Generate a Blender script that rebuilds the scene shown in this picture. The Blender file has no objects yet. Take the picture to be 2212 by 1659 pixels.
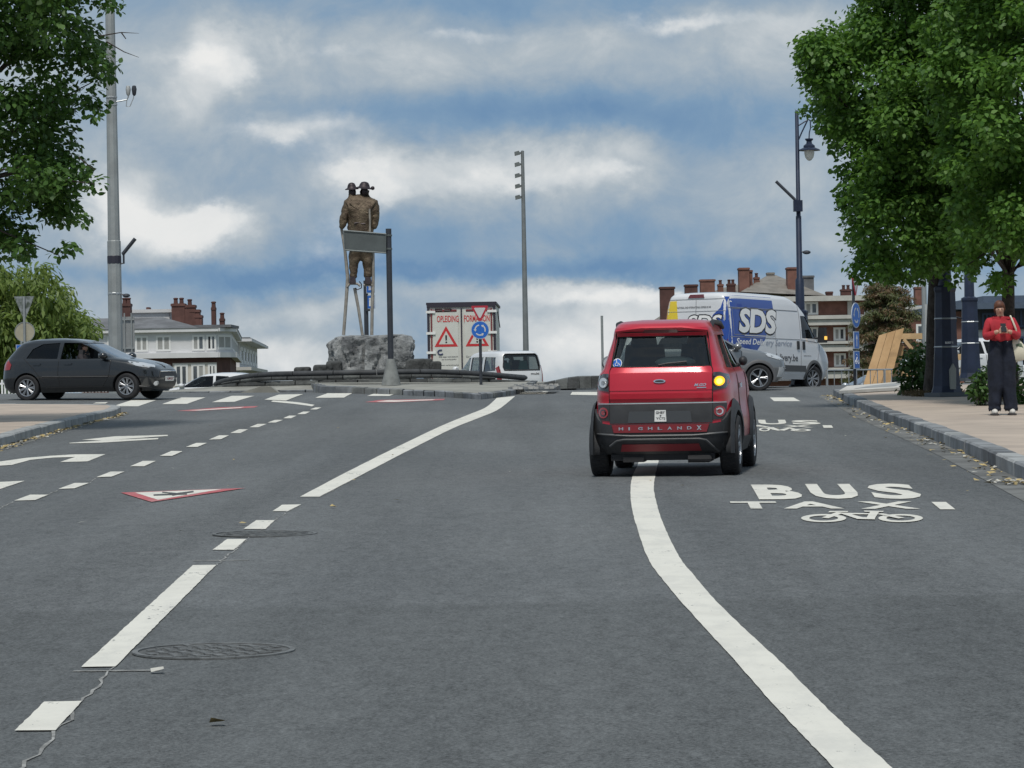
import bpy, bmesh, math, random
import numpy as np
from mathutils import Vector, Matrix, Euler
from math import sin, cos, pi, radians as R

SC = bpy.context.scene
COL = SC.collection
rng = random.Random(7)

# ------------------------------------------------------------------ camera
FPX = 6900.0                       # focal length in units of a 2212 px wide picture
CAM = Vector((0.0, 0.0, 1.33))
ROLL = R(1.0)
RC = Vector((cos(ROLL), 0, -sin(ROLL)))
UC = Vector((sin(ROLL), 0, cos(ROLL)))
cam_d = bpy.data.cameras.new('camera'); cam = bpy.data.objects.new('camera', cam_d); COL.objects.link(cam)
cam_d.sensor_width = 36.0; cam_d.lens = FPX / 2212 * 36.0
cam_d.clip_start = 0.1; cam_d.clip_end = 6000
M4 = Matrix.Identity(4)
for r_ in range(3):
    M4[r_][0] = RC[r_]; M4[r_][1] = UC[r_]; M4[r_][2] = -Vector((0, 1, 0))[r_]; M4[r_][3] = CAM[r_]
cam.matrix_world = M4
SC.camera = cam

# ------------------------------------------------------------------ light, exposure
SUN_EL, SUN_AZ = R(60), R(188)     # azimuth clockwise from +Y: high behind the camera
sun_d = bpy.data.lights.new('sun', 'SUN'); sun = bpy.data.objects.new('sun', sun_d); COL.objects.link(sun)
sun_d.energy = 2.4; sun_d.angle = R(8); sun_d.color = (1.0, 0.955, 0.88)
sd = Vector((sin(SUN_AZ) * cos(SUN_EL), cos(SUN_AZ) * cos(SUN_EL), sin(SUN_EL)))
sun.rotation_euler = sd.to_track_quat('Z', 'Y').to_euler()
SC.view_settings.view_transform = 'Standard'; SC.view_settings.look = 'None'
SC.view_settings.gamma = 1.0; SC.view_settings.use_curve_mapping = False
SC.view_settings.exposure = 0.18
SC.render.engine = 'CYCLES'
try:
    SC.cycles.use_denoising = True
    SC.cycles.max_bounces = 8; SC.cycles.transparent_max_bounces = 24
except Exception: pass

# ------------------------------------------------------------------ node helper
class NT:
    def __init__(s, tree): s.t = tree; s.n = tree.nodes; s.l = tree.links
    def node(s, typ, **kw):
        n = s.n.new(typ)
        for k, v in kw.items(): setattr(n, k, v)
        return n
    def inp(s, n, i, v):
        if v is None: return
        if hasattr(v, 'is_output') or isinstance(v, bpy.types.NodeSocket): s.l.new(v, n.inputs[i])
        else: n.inputs[i].default_value = v
    def math(s, op, a, b=None, c=None, clamp=False):
        n = s.node('ShaderNodeMath', operation=op); n.use_clamp = clamp
        s.inp(n, 0, a); s.inp(n, 1, b); s.inp(n, 2, c); return n.outputs[0]
    def noise(s, vec, scale, detail=4, rough=.5, dist=0.0, out=0):
        n = s.node('ShaderNodeTexNoise'); s.inp(n, 'Vector', vec); n.inputs['Scale'].default_value = scale
        n.inputs['Detail'].default_value = detail; n.inputs['Roughness'].default_value = rough
        n.inputs['Distortion'].default_value = dist; return n.outputs[out]
    def ramp(s, fac, stops, interp='LINEAR'):
        n = s.node('ShaderNodeValToRGB'); s.inp(n, 0, fac); cr = n.color_ramp; cr.interpolation = interp
        while len(cr.elements) < len(stops): cr.elements.new(.5)
        for e, (p, c) in zip(cr.elements, stops):
            e.position = p; e.color = (c[0], c[1], c[2], 1) if not isinstance(c, (int, float)) else (c, c, c, 1)
        return n.outputs[0]
    def mix(s, fac, a, b, blend='MIX'):
        n = s.node('ShaderNodeMix', data_type='RGBA', blend_type=blend)
        s.inp(n, 0, fac)
        for i, v in ((6, a), (7, b)):
            if isinstance(v, (tuple, list)): v = (v[0], v[1], v[2], 1)
            s.inp(n, i, v)
        return n.outputs[2]
    def smooth(s, x, a, b):
        n = s.node('ShaderNodeMapRange', interpolation_type='SMOOTHSTEP'); s.inp(n, 0, x)
        n.inputs[1].default_value = a; n.inputs[2].default_value = b; return n.outputs[0]

# ------------------------------------------------------------------ world: daylight sky under broken cloud
W = bpy.data.worlds.new('World'); SC.world = W; W.use_nodes = True
w = NT(W.node_tree); w.n.clear()
tc = w.node('ShaderNodeTexCoord').outputs['Generated']
nrm = w.node('ShaderNodeVectorMath', operation='NORMALIZE'); w.inp(nrm, 0, tc)
sp = w.node('ShaderNodeSeparateXYZ'); w.inp(sp, 0, nrm.outputs[0])
az = w.math('ARCTAN2', sp.outputs[0], sp.outputs[1]); el = w.math('ARCSINE', sp.outputs[2])
vs = w.node('ShaderNodeVectorMath', operation='MULTIPLY'); w.inp(vs, 0, nrm.outputs[0]); vs.inputs[1].default_value = (6.9, 6.9, 9.0)
wob = w.noise(vs.outputs[0], 2.6, 6, .62, 0, 1)      # colour output: wobble of the cloud outlines
wv = w.node('ShaderNodeSeparateColor'); w.inp(wv, 0, wob)
U = w.math('ADD', w.math('MULTIPLY', az, 6.9), w.math('MULTIPLY', w.math('SUBTRACT', wv.outputs[0], .5), .42))
V = w.math('ADD', w.math('MULTIPLY', el, 6.9), w.math('MULTIPLY', w.math('SUBTRACT', wv.outputs[1], .5), .20))
big = w.noise(vs.outputs[0], 1.2, 6, .52, .3)
fine = w.noise(vs.outputs[0], 5.0, 9, .62, .4)
F = w.math('ADD', w.math('MULTIPLY', w.math('SUBTRACT', big, .5), .50), w.math('MULTIPLY', w.math('SUBTRACT', fine, .5), .50))
F = w.math('ADD', F, .485)
# the cloud forms of this particular sky: (x, y, rx, ry) in picture units, amount
CLOUDS = [(1050, 10, 900, 45, -.14), (1560, 60, 340, 55, .17), (1130, 125, 560, 62, .11), (640, 95, 130, 40, .08), (1230, 205, 600, 50, .03), (1180, 268, 660, 58, -.25), (700, 240, 160, 40, -.10),
          (490, 130, 95, 58, .30), (420, 215, 130, 50, .16), (330, 120, 120, 90, .05), (640, 270, 240, 40, .15), (820, 380, 110, 60, .26), (380, 500, 180, 62, .24), (270, 400, 85, 75, .24), (520, 470, 60, 40, .12),
          (1120, 380, 290, 48, .24), (1350, 350, 120, 30, .12), (1000, 510, 800, 50, -.13), (1060, 585, 900, 30, -.30), (520, 600, 250, 34, -.10),
          (690, 672, 160, 36, .20), (1300, 640, 230, 24, .24), (1000, 700, 900, 70, .06), (1260, 745, 260, 70, .24), (640, 780, 170, 40, .30), (880, 700, 80, 60, -.14), (1800, 560, 120, 60, .06), (1900, 300, 250, 200, .04)]
for (x, y, rx, ry, a) in CLOUDS:
    cx, cy = (x - 1106) / 1000, (829.5 - y) / 1000
    dx = w.math('DIVIDE', w.math('SUBTRACT', U, cx), rx / 1000); dy = w.math('DIVIDE', w.math('SUBTRACT', V, cy), ry / 1000)
    r2 = w.math('ADD', w.math('MULTIPLY', dx, dx), w.math('MULTIPLY', dy, dy))
    g = w.math('POWER', 2.71828, w.math('MULTIPLY', r2, -1.0))
    F = w.math('MULTIPLY_ADD', g, a, F)
F = w.math('MULTIPLY_ADD', F, 1.22, -.125)
ccol = w.ramp(F, [(.08, (.15, .27, .44)), (.28, (.21, .33, .475)), (.44, (.305, .395, .49)), (.58, (.415, .48, .535)),
                  (.73, (.585, .625, .65)), (.95, (.78, .785, .78))])
# crisp heads of cumulus in front of the softer layers
bil = w.noise(vs.outputs[0], 7.5, 10, .60, .15); wob2 = w.node('ShaderNodeSeparateColor'); w.inp(wob2, 0, w.noise(vs.outputs[0], 9.0, 5, .6, 0, 1))
U2 = w.math('ADD', w.math('MULTIPLY', az, 6.9), w.math('MULTIPLY', w.math('SUBTRACT', wob2.outputs[0], .5), .14)); V2 = w.math('ADD', w.math('MULTIPLY', el, 6.9), w.math('MULTIPLY', w.math('SUBTRACT', wob2.outputs[1], .5), .09))
Q = w.math('MULTIPLY', w.smooth(w.noise(vs.outputs[0], .9, 4, .5), .56, .80), .55)
for (x, y, rx, ry, a) in [(395, 500, 120, 42, 1.0), (275, 440, 75, 62, 1.0), (480, 470, 60, 34, .8), (495, 140, 70, 44, .95), (455, 105, 45, 25, .7), (620, 270, 150, 30, .5), (830, 395, 60, 42, .8), (780, 360, 60, 30, .6), (1130, 385, 150, 34, .7), (1330, 362, 70, 20, .6),
                         (1330, 640, 130, 15, .85), (1440, 650, 70, 22, .7), (1240, 750, 130, 40, .6), (640, 790, 110, 24, .7), (1560, 60, 220, 26, .6), (760, 100, 110, 22, .45), (1060, 80, 130, 20, .45)]:
    dx = w.math('DIVIDE', w.math('SUBTRACT', U2, (x - 1106) / 1000), rx / 1000); dy = w.math('DIVIDE', w.math('SUBTRACT', V2, (829.5 - y) / 1000), ry / 1000)
    g = w.math('POWER', 2.71828, w.math('MULTIPLY', w.math('ADD', w.math('MULTIPLY', dx, dx), w.math('MULTIPLY', dy, dy)), -.9)); Q = w.math('MULTIPLY_ADD', g, a, Q)
Q = w.math('ADD', Q, w.math('MULTIPLY', w.math('SUBTRACT', bil, .5), .75))
puff = w.ramp(w.math('ADD', w.math('MULTIPLY', bil, .8), w.math('MULTIPLY', Q, .35)), [(.45, (.62, .665, .695)), (.80, (.86, .86, .845))])
ccol = w.mix(w.math('MULTIPLY', w.smooth(Q, .20, .78), .76), ccol, puff)
sky = w.node('ShaderNodeTexSky', sky_type='NISHITA'); sky.sun_disc = False
sky.sun_elevation = SUN_EL; sky.sun_rotation = SUN_AZ; sky.dust_density = .4; sky.ozone_density = 2.0
b1 = w.node('ShaderNodeBackground'); w.inp(b1, 0, sky.outputs[0]); b1.inputs[1].default_value = .08
b2 = w.node('ShaderNodeBackground'); w.inp(b2, 0, ccol); b2.inputs[1].default_value = .88
ms = w.node('ShaderNodeMixShader'); w.inp(ms, 0, w.smooth(F, -.40, .02)); w.l.new(b1.outputs[0], ms.inputs[1]); w.l.new(b2.outputs[0], ms.inputs[2])
wo = w.node('ShaderNodeOutputWorld'); w.l.new(ms.outputs[0], wo.inputs[0])

# ------------------------------------------------------------------ place helpers
GR = .0134
def sst(a, b, x):
    t = min(1, max(0, (x - a) / (b - a))); return t * t * (3 - 2 * t)
def H(x, y):
    """height of the ground: a road climbing to a crest, the flat of the roundabout, then falling away"""
    z = GR * min(y, 84.0)
    z -= sst(97, 122, y) * 1.1
    if y > 122: z -= sst(122, 260, y) * .4
    z += -.0125 * min(0, max(x, -14)) * sst(62, 80, y) * (1 - sst(95, 120, y))
    return z
def ray(x, y):
    return Vector((0, 1, 0)) + RC * ((x - 1106) / FPX) + UC * ((829.5 - y) / FPX)
def P(x, y, Y):
    d = ray(x, y); return CAM + d * (Y / d.y)
def G(x, y, lift=0.0):
    """the point of the ground that is seen at x, y"""
    d = ray(x, y); lo, hi, Yp = 2.0, 95.0, None
    Y = lo
    while Y < hi:
        p = CAM + d * (Y / d.y)
        if p.z <= H(p.x, p.y) + lift: break
        Y += .5
    a, b = Y - .5, Y
    for _ in range(30):
        m = (a + b) / 2; p = CAM + d * (m / d.y)
        if p.z <= H(p.x, p.y) + lift: b = m
        else: a = m
    return CAM + d * (b / d.y)

# ------------------------------------------------------------------ mesh builder
class MB:
    def __init__(s): s.v = []; s.f = []; s.m = []; s.M = Matrix.Identity(4); s.mi = 0
    def add(s, vs, fs, mi=None):
        o = len(s.v); s.v += [s.M @ Vector(p) for p in vs]
        s.f += [tuple(i + o for i in f) for f in fs]; s.m += [s.mi if mi is None else mi] * len(fs); return s
    def box(s, c, d, rot=None, taper=1.0):
        x, y, z = d[0] / 2, d[1] / 2, d[2] / 2; t = taper
        pts = [(-x, -y, -z), (x, -y, -z), (x, y, -z), (-x, y, -z), (-x * t, -y * t, z), (x * t, -y * t, z), (x * t, y * t, z), (-x * t, y * t, z)]
        Rm = Euler(rot).to_matrix() if rot else Matrix.Identity(3)
        return s.add([Rm @ Vector(p) + Vector(c) for p in pts], [(3, 2, 1, 0), (4, 5, 6, 7), (0, 1, 5, 4), (1, 2, 6, 5), (2, 3, 7, 6), (3, 0, 4, 7)])
    def tube(s, path, r, seg=8, caps=True):
        path = [Vector(p) for p in path]; n = len(path)
        rs = r if isinstance(r, (list, tuple)) else [r] * n
        vs, fs = [], []; t0 = (path[1] - path[0]).normalized()
        up = Vector((0, 0, 1)) if abs(t0.z) < .9 else Vector((1, 0, 0)); a = t0.cross(up).normalized()
        for i in range(n):
            t = (path[min(i + 1, n - 1)] - path[max(i - 1, 0)]).normalized()
            a = (a - t * a.dot(t)); a = a.normalized() if a.length > 1e-6 else t.orthogonal().normalized(); b = t.cross(a)
            for k in range(seg):
                q = 2 * pi * k / seg; vs.append(path[i] + (a * cos(q) + b * sin(q)) * rs[i])
        for i in range(n - 1):
            for k in range(seg):
                k2 = (k + 1) % seg; fs.append((i * seg + k, i * seg + k2, (i + 1) * seg + k2, (i + 1) * seg + k))
        if caps: fs += [tuple(range(seg - 1, -1, -1)), tuple((n - 1) * seg + k for k in range(seg))]
        return s.add(vs, fs)
    def lathe(s, prof, seg=16, c=(0, 0, 0), caps=True, axis='Z'):
        vs, fs = [], []; n = len(prof)
        for (r, z) in prof:
            for k in range(seg):
                q = 2 * pi * k / seg; p = (r * cos(q), r * sin(q), z)
                if axis == 'Y': p = (p[0], p[2], p[1])
                if axis == 'X': p = (p[2], p[0], p[1])
                vs.append(Vector(p) + Vector(c))
        for i in range(n - 1):
            for k in range(seg):
                k2 = (k + 1) % seg; fs.append((i * seg + k, i * seg + k2, (i + 1) * seg + k2, (i + 1) * seg + k))
        if caps: fs += [tuple(range(seg - 1, -1, -1)), tuple((n - 1) * seg + k for k in range(seg))]
        return s.add(vs, fs)
    def prism(s, poly, fn, d0, d1):
        """poly of (a, b); fn(a, b, d) -> point"""
        n = len(poly); vs = [fn(a, b, d0) for a, b in poly] + [fn(a, b, d1) for a, b in poly]
        return s.add(vs, [tuple(range(n - 1, -1, -1)), tuple(range(n, 2 * n))] + [(i, (i + 1) % n, n + (i + 1) % n, n + i) for i in range(n)])
    def quad(s, *p): return s.add(p, [tuple(range(len(p)))])
    def grid(s, rows):
        n = len(rows[0]); vs = [p for r in rows for p in r]
        return s.add(vs, [(i * n + j, i * n + j + 1, (i + 1) * n + j + 1, (i + 1) * n + j) for i in range(len(rows) - 1) for j in range(n - 1)])
    def ball(s, c, r, seg=12, rings=8, scale=(1, 1, 1)):
        vs, fs = [], []
        for i in range(rings + 1):
            th = pi * i / rings
            for k in range(seg):
                q = 2 * pi * k / seg
                vs.append((c[0] + r * scale[0] * sin(th) * cos(q), c[1] + r * scale[1] * sin(th) * sin(q), c[2] + r * scale[2] * cos(th)))
        for i in range(rings):
            for k in range(seg): k2 = (k + 1) % seg; fs.append((i * seg + k, (i + 1) * seg + k, (i + 1) * seg + k2, i * seg + k2))
        return s.add(vs, fs)
    def mesh(s, name, mats, smooth=None):
        me = bpy.data.meshes.new(name); me.from_pydata([tuple(p) for p in s.v], [], s.f)
        for m in (mats if isinstance(mats, (list, tuple)) else [mats]): me.materials.append(m)
        me.polygons.foreach_set('material_index', s.m)
        if smooth is not None:
            me.polygons.foreach_set('use_smooth', [True] * len(me.polygons))
            me.set_sharp_from_angle(angle=R(smooth))
        me.validate(); me.update(); return me
    def build(s, name, mats, parent=None, smooth=None):
        return link(name, s.mesh(name, mats, smooth), parent)

def link(name, me, parent=None):
    o = bpy.data.objects.new(name, me); COL.objects.link(o)
    if parent is not None: o.parent = parent
    return o
def tag(o, label=None, cat=None, group=None, kind=None):
    if label: o['label'] = label
    if cat: o['category'] = cat
    if group: o['group'] = group
    if kind: o['kind'] = kind
    return o
def thing(name, label, cat, loc=(0, 0, 0), rz=0, group=None, pitch=0):
    o = bpy.data.objects.new(name, None); COL.objects.link(o); o.empty_display_size = .2
    o.location = loc; o.rotation_euler = (0, -pitch, rz); return tag(o, label, cat, group)
def copy_tree(o, parent=None):
    c = o.copy(); COL.objects.link(c); c.parent = parent
    for ch in list(o.children): copy_tree(ch, c)
    return c
def evaluated(ob):
    dg = bpy.context.evaluated_depsgraph_get(); dg.update()
    return bpy.data.meshes.new_from_object(ob.evaluated_get(dg))

_txt = {}
def text_geo(s, bold=0.0, shear=0.0):
    k = (s, bold, shear)
    if k not in _txt:
        cu = bpy.data.curves.new('lettering', 'FONT'); cu.body = s; cu.offset = bold; cu.shear = shear; cu.resolution_u = 3
        ob = bpy.data.objects.new('lettering', cu); COL.objects.link(ob)
        me = evaluated(ob); bpy.data.objects.remove(ob)
        vs = np.array([v.co[:] for v in me.vertices]); fs = [tuple(p.vertices) for p in me.polygons]
        lo, hi = vs[:, :2].min(0), vs[:, :2].max(0)
        _txt[k] = ((vs[:, :2] - lo) / (hi - lo), fs, (hi - lo)[0] / (hi - lo)[1]); bpy.data.meshes.remove(me)
    return _txt[k]
def text_into(mb, s, fn, u0, u1, v0, v1, off=.004, bold=.0, shear=.0, mi=None):
    """lettering laid on fn(u, v, off), filling u0..u1 x v0..v1"""
    uv, fs, _ = text_geo(s, bold, shear)
    mb.add([fn(u0 + (u1 - u0) * a, v0 + (v1 - v0) * b, off) for a, b in uv], fs, mi); return mb
def patch_into(mb, poly, fn, step=.06, off=.004, depth=.012, mi=None):
    """a panel with the outline poly (a, b) laid on the surface fn(a, b, off), with an edge of its own depth"""
    bm = bmesh.new(); f = bm.faces.new([bm.verts.new((a, b, 0)) for a, b in poly])
    for ax in (0, 1):
        lo = min(p[ax] for p in poly); hi = max(p[ax] for p in poly); n = max(1, int((hi - lo) / step))
        for i in range(1, n):
            no = [0, 0, 0]; no[ax] = 1; co = [0, 0, 0]; co[ax] = lo + (hi - lo) * i / n
            bmesh.ops.bisect_plane(bm, geom=bm.verts[:] + bm.edges[:] + bm.faces[:], plane_co=co, plane_no=no)
    bm.verts.index_update(); vs = [(v.co.x, v.co.y) for v in bm.verts]
    fs = [tuple(v.index for v in f.verts) for f in bm.faces]
    be = [(e.verts[0].index, e.verts[1].index) for e in bm.edges if len(e.link_faces) == 1]; bm.free()
    pts = [fn(a, b, off) for a, b in vs]; n = len(pts)
    if depth:
        low = [fn(a, b, off - depth) for a, b in vs]
        mb.add(pts + low, fs + [(a, b, b + n, a + n) for a, b in be], mi)
    else: mb.add(pts, fs, mi)
    return mb
def circ(cx, cy, r, n=20, ry=None):
    return [(cx + r * cos(2 * pi * i / n), cy + (ry or r) * sin(2 * pi * i / n)) for i in range(n)]
def skin_mesh(pts, edges, root=0, sub=2, smooth=True):
    """pts: list of ((x,y,z), r) ; a continuous body grown round connected bones"""
    me = bpy.data.meshes.new('bones'); me.from_pydata([p for p, r in pts], edges, [])
    ob = bpy.data.objects.new('bones', me); COL.objects.link(ob)
    ob.modifiers.new('skin', 'SKIN')
    sk = me.skin_vertices[0].data
    for i, (p, r) in enumerate(pts):
        sk[i].radius = (r, r) if isinstance(r, (int, float)) else r; sk[i].use_root = (i == root)
    s = ob.modifiers.new('sub', 'SUBSURF'); s.levels = sub; s.render_levels = sub
    out = evaluated(ob); bpy.data.objects.remove(ob)
    out.polygons.foreach_set('use_smooth', [smooth] * len(out.polygons)); return out
def boolean(ob, cutters, keep=False):
    for c in cutters + [ob]:
        bm = bmesh.new(); bm.from_mesh(c.data); bmesh.ops.recalc_face_normals(bm, faces=bm.faces[:]); bm.to_mesh(c.data); bm.free()
    for c in cutters:
        m = ob.modifiers.new('cut', 'BOOLEAN'); m.operation = 'DIFFERENCE'; m.object = c; m.solver = 'EXACT'
        try: m.material_mode = 'TRANSFER'
        except Exception: pass
    me = evaluated(ob); ob.modifiers.clear(); old = ob.data; ob.data = me
    for c in cutters: bpy.data.objects.remove(c)
    return ob

# ------------------------------------------------------------------ materials
_m = {}
def mat(name, col=(.5, .5, .5), rough=.6, metal=0.0, var=0.0, vscale=3.0, bump=0.0, bscale=40.0, coat=0.0, spec=None, col2=None, detail=5, bdist=.01, emit=None):
    if name in _m: return _m[name]
    m = bpy.data.materials.new(name); m.use_nodes = True; t = NT(m.node_tree); b = m.node_tree.nodes['Principled BSDF']
    b.inputs['Base Color'].default_value = (*col, 1); b.inputs['Roughness'].default_value = rough; b.inputs['Metallic'].default_value = metal
    b.inputs['Coat Weight'].default_value = coat; b.inputs['Coat Roughness'].default_value = .04
    if spec is not None: b.inputs['Specular IOR Level'].default_value = spec
    if emit: b.inputs['Emission Color'].default_value = (*emit[:3], 1); b.inputs['Emission Strength'].default_value = emit[3]
    if var or bump or col2: co = t.node('ShaderNodeTexCoord').outputs['Object']
    if var or col2:
        n = t.noise(co, vscale, detail, .6)
        c2 = col2 or tuple(min(1, c * (1 - var)) for c in col); c1 = col if col2 else tuple(min(1, c * (1 + var)) for c in col)
        f = t.smooth(n, .32, .68); t.l.new(t.mix(f, c1, c2), b.inputs['Base Color'])
    if bump:
        bn = t.node('ShaderNodeBump'); bn.inputs['Strength'].default_value = bump; bn.inputs['Distance'].default_value = bdist
        t.l.new(t.noise(co, bscale, 6, .6), bn.inputs['Height']); t.l.new(bn.outputs[0], b.inputs['Normal'])
    _m[name] = m; return m
def glass(name, tint, refl=1.0):
    if name in _m: return _m[name]
    m = bpy.data.materials.new(name); m.use_nodes = True; t = NT(m.node_tree); t.n.clear()
    tr = t.node('ShaderNodeBsdfTransparent'); tr.inputs[0].default_value = (*tint, 1)
    gl = t.node('ShaderNodeBsdfGlossy'); gl.inputs['Roughness'].default_value = .05; gl.inputs[0].default_value = (.95, .97, 1, 1)
    lw = t.node('ShaderNodeLayerWeight'); lw.inputs[0].default_value = .5
    f = t.math('MULTIPLY_ADD', t.math('POWER', lw.outputs[1], 3.0), .8 * refl, .06 * refl, clamp=True)
    mx = t.node('ShaderNodeMixShader'); t.inp(mx, 0, f); t.l.new(tr.outputs[0], mx.inputs[1]); t.l.new(gl.outputs[0], mx.inputs[2])
    o = t.node('ShaderNodeOutputMaterial'); t.l.new(mx.outputs[0], o.inputs[0]); _m[name] = m; return m
def leaf_mat(name, dark, light, trans=.35):
    if name in _m: return _m[name]
    m = bpy.data.materials.new(name); m.use_nodes = True; t = NT(m.node_tree); t.n.clear()
    ge = t.node('ShaderNodeNewGeometry'); co = t.node('ShaderNodeTexCoord').outputs['Object']
    f = t.math('ADD', t.math('MULTIPLY', ge.outputs['Random Per Island'], .6), t.math('MULTIPLY', t.noise(co, 1.3, 3), .4))
    c = t.mix(f, dark, light)
    d = t.node('ShaderNodeBsdfPrincipled'); t.l.new(c, d.inputs['Base Color']); d.inputs['Roughness'].default_value = .5; d.inputs['Specular IOR Level'].default_value = .35
    tl = t.node('ShaderNodeBsdfTranslucent'); t.l.new(t.mix(.5, c, (light[0] * 1.5, light[1] * 1.5, light[2]), 'MIX'), tl.inputs[0])
    mx = t.node('ShaderNodeMixShader'); mx.inputs[0].default_value = trans
    t.l.new(d.outputs[0], mx.inputs[1]); t.l.new(tl.outputs[0], mx.inputs[2])
    o = t.node('ShaderNodeOutputMaterial'); t.l.new(mx.outputs[0], o.inputs[0]); _m[name] = m; return m

def asphalt():
    m = bpy.data.materials.new('asphalt'); m.use_nodes = True; t = NT(m.node_tree); b = m.node_tree.nodes['Principled BSDF']
    co = t.node('ShaderNodeTexCoord').outputs['Object']
    sp = t.node('ShaderNodeSeparateXYZ'); t.inp(sp, 0, co)
    mp = t.node('ShaderNodeMapping'); t.inp(mp, 'Vector', co); mp.inputs['Scale'].default_value = (1, .22, 1)
    big = t.noise(mp.outputs[0], .55, 5, .6); mid = t.noise(co, 3.5, 4, .6); grain = t.noise(co, 70, 3, .7); grit = t.noise(co, 260, 2, .6)
    base = t.mix(t.smooth(big, .3, .7), (.106, .113, .117), (.129, .136, .139))
    base = t.mix(t.math('MULTIPLY', t.smooth(mid, .5, .75), .35), base, (.098, .103, .103))
    # the older, darker length of carpet nearest the viewer, with a straight transverse joint
    edge = t.math('ADD', sp.outputs[1], t.math('MULTIPLY', mid, .25))
    old = t.math('SUBTRACT', 1.0, t.smooth(edge, 16.2, 16.5))
    base = t.mix(t.math('MULTIPLY', old, .38), base, (.072, .077, .077))
    gr = t.math('ADD', t.math('MULTIPLY', t.math('SUBTRACT', grain, .5), 2.6), t.math('MULTIPLY', t.math('SUBTRACT', grit, .5), 1.6))
    mp2 = t.node('ShaderNodeMapping'); t.inp(mp2, 'Vector', co); mp2.inputs['Scale'].default_value = (1, .30, 1)
    speck = t.noise(mp2.outputs[0], 34, 3, .75); chip = t.noise(mp2.outputs[0], 11, 4, .7)
    mp3 = t.node('ShaderNodeMapping'); t.inp(mp3, 'Vector', co); mp3.inputs['Scale'].default_value = (1.1, .045, 1)
    track = t.noise(mp3.outputs[0], 1.0, 4, .6)
    gr = t.math('ADD', gr, t.math('MULTIPLY', t.math('SUBTRACT', speck, .5), 1.05)); gr = t.math('ADD', gr, t.math('MULTIPLY', t.math('SUBTRACT', chip, .5), .8))
    gr = t.math('ADD', gr, t.math('MULTIPLY', t.math('SUBTRACT', track, .5), .80))
    gr = t.math('SUBTRACT', gr, t.math('MULTIPLY', t.smooth(speck, .66, .74), .45)); gr = t.math('ADD', gr, t.math('MULTIPLY', t.smooth(speck, .24, .30), -.0))
    gr = t.math('SUBTRACT', gr, t.math('MULTIPLY', t.smooth(t.noise(co, 1.3, 3, .5), .70, .76), .16))
    k = t.math('MAXIMUM', t.math('ADD', 1.0, gr), .15)
    sc = t.node('ShaderNodeVectorMath', operation='SCALE'); t.l.new(base, sc.inputs[0]); t.l.new(k, sc.inputs['Scale'])
    t.l.new(sc.outputs[0], b.inputs['Base Color'])
    b.inputs['Roughness'].default_value = .82; b.inputs['Specular IOR Level'].default_value = .3
    bn = t.node('ShaderNodeBump'); bn.inputs['Strength'].default_value = .5; bn.inputs['Distance'].default_value = .006
    t.l.new(t.math('ADD', grain, grit), bn.inputs['Height']); t.l.new(bn.outputs[0], b.inputs['Normal']); return m
def road_paint(name, col, worn=.5):
    m = bpy.data.materials.new(name); m.use_nodes = True; t = NT(m.node_tree); b = m.node_tree.nodes['Principled BSDF']
    co = t.node('ShaderNodeTexCoord').outputs['Object']
    n = t.noise(co, 2.2, 6, .65); g = t.noise(co, 60, 4, .7)
    c = t.mix(t.math('MULTIPLY', t.smooth(n, .4, .75), worn), col, tuple(v * .72 for v in col))
    mp = t.node('ShaderNodeMapping'); t.inp(mp, 'Vector', co); mp.inputs['Scale'].default_value = (1, .3, 1)
    c = t.mix(t.math('MULTIPLY', t.smooth(g, .60, .74), .55), c, (.30, .30, .29))
    chips = t.math('ADD', t.math('MULTIPLY', t.noise(mp.outputs[0], 30, 4, .75), .65), t.math('MULTIPLY', t.noise(co, 1.7, 4, .6), .45))
    c = t.mix(t.math('MULTIPLY', t.smooth(chips, .635, .70), .85), c, (.14, .145, .145))
    c = t.mix(t.math('MULTIPLY', t.smooth(t.noise(mp.outputs[0], 5, 5, .65), .45, .7), .32), c, (.42, .42, .40))
    t.l.new(c, b.inputs['Base Color']); b.inputs['Roughness'].default_value = .7
    bn = t.node('ShaderNodeBump'); bn.inputs['Strength'].default_value = .3; bn.inputs['Distance'].default_value = .004
    t.l.new(g, bn.inputs['Height']); t.l.new(bn.outputs[0], b.inputs['Normal']); return m
ASPHALT = asphalt(); PAINT = road_paint('white_road_paint', (.70, .68, .61)); PAINT_RED = road_paint('red_road_paint', (.45, .10, .11)); PAINT_BLACK = road_paint('black_road_paint', (.06, .06, .06))
STEEL = mat('galvanised_steel', (.42, .44, .45), .45, .6, var=.15, vscale=4)
BLACKP = mat('black_plastic', (.022, .023, .026), .55, var=.15, vscale=8)
RUBBER = mat('rubber', (.018, .018, .02), .8, var=.2, vscale=20)
DARK = mat('dark_interior', (.015, .015, .017), .8)
CHROME = mat('chrome', (.75, .76, .78), .18, 1.0)
# ================================================================== the ground
def lin(a, b, n): return [a + (b - a) * i / n for i in range(n + 1)]
GROUND = mat('earth_and_grass', (.10, .11, .06), .95, var=.35, vscale=.4, bump=.3)
gx = [-3000, -900, -300, -120, -70] + lin(-45, 45, 40) + [70, 120, 300, 900, 3000]
gy = [-40, -15] + lin(0, 130, 66) + [145, 165, 200, 260, 400, 900, 3000]
mb = MB(); mb.grid([[(x, y, H(x, y) - .03 - (0 if -15 < y < 92 and abs(x) < 46 else .25)) for x in gx] for y in gy])
tag(mb.build('ground', GROUND, smooth=40), kind='structure')
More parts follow.
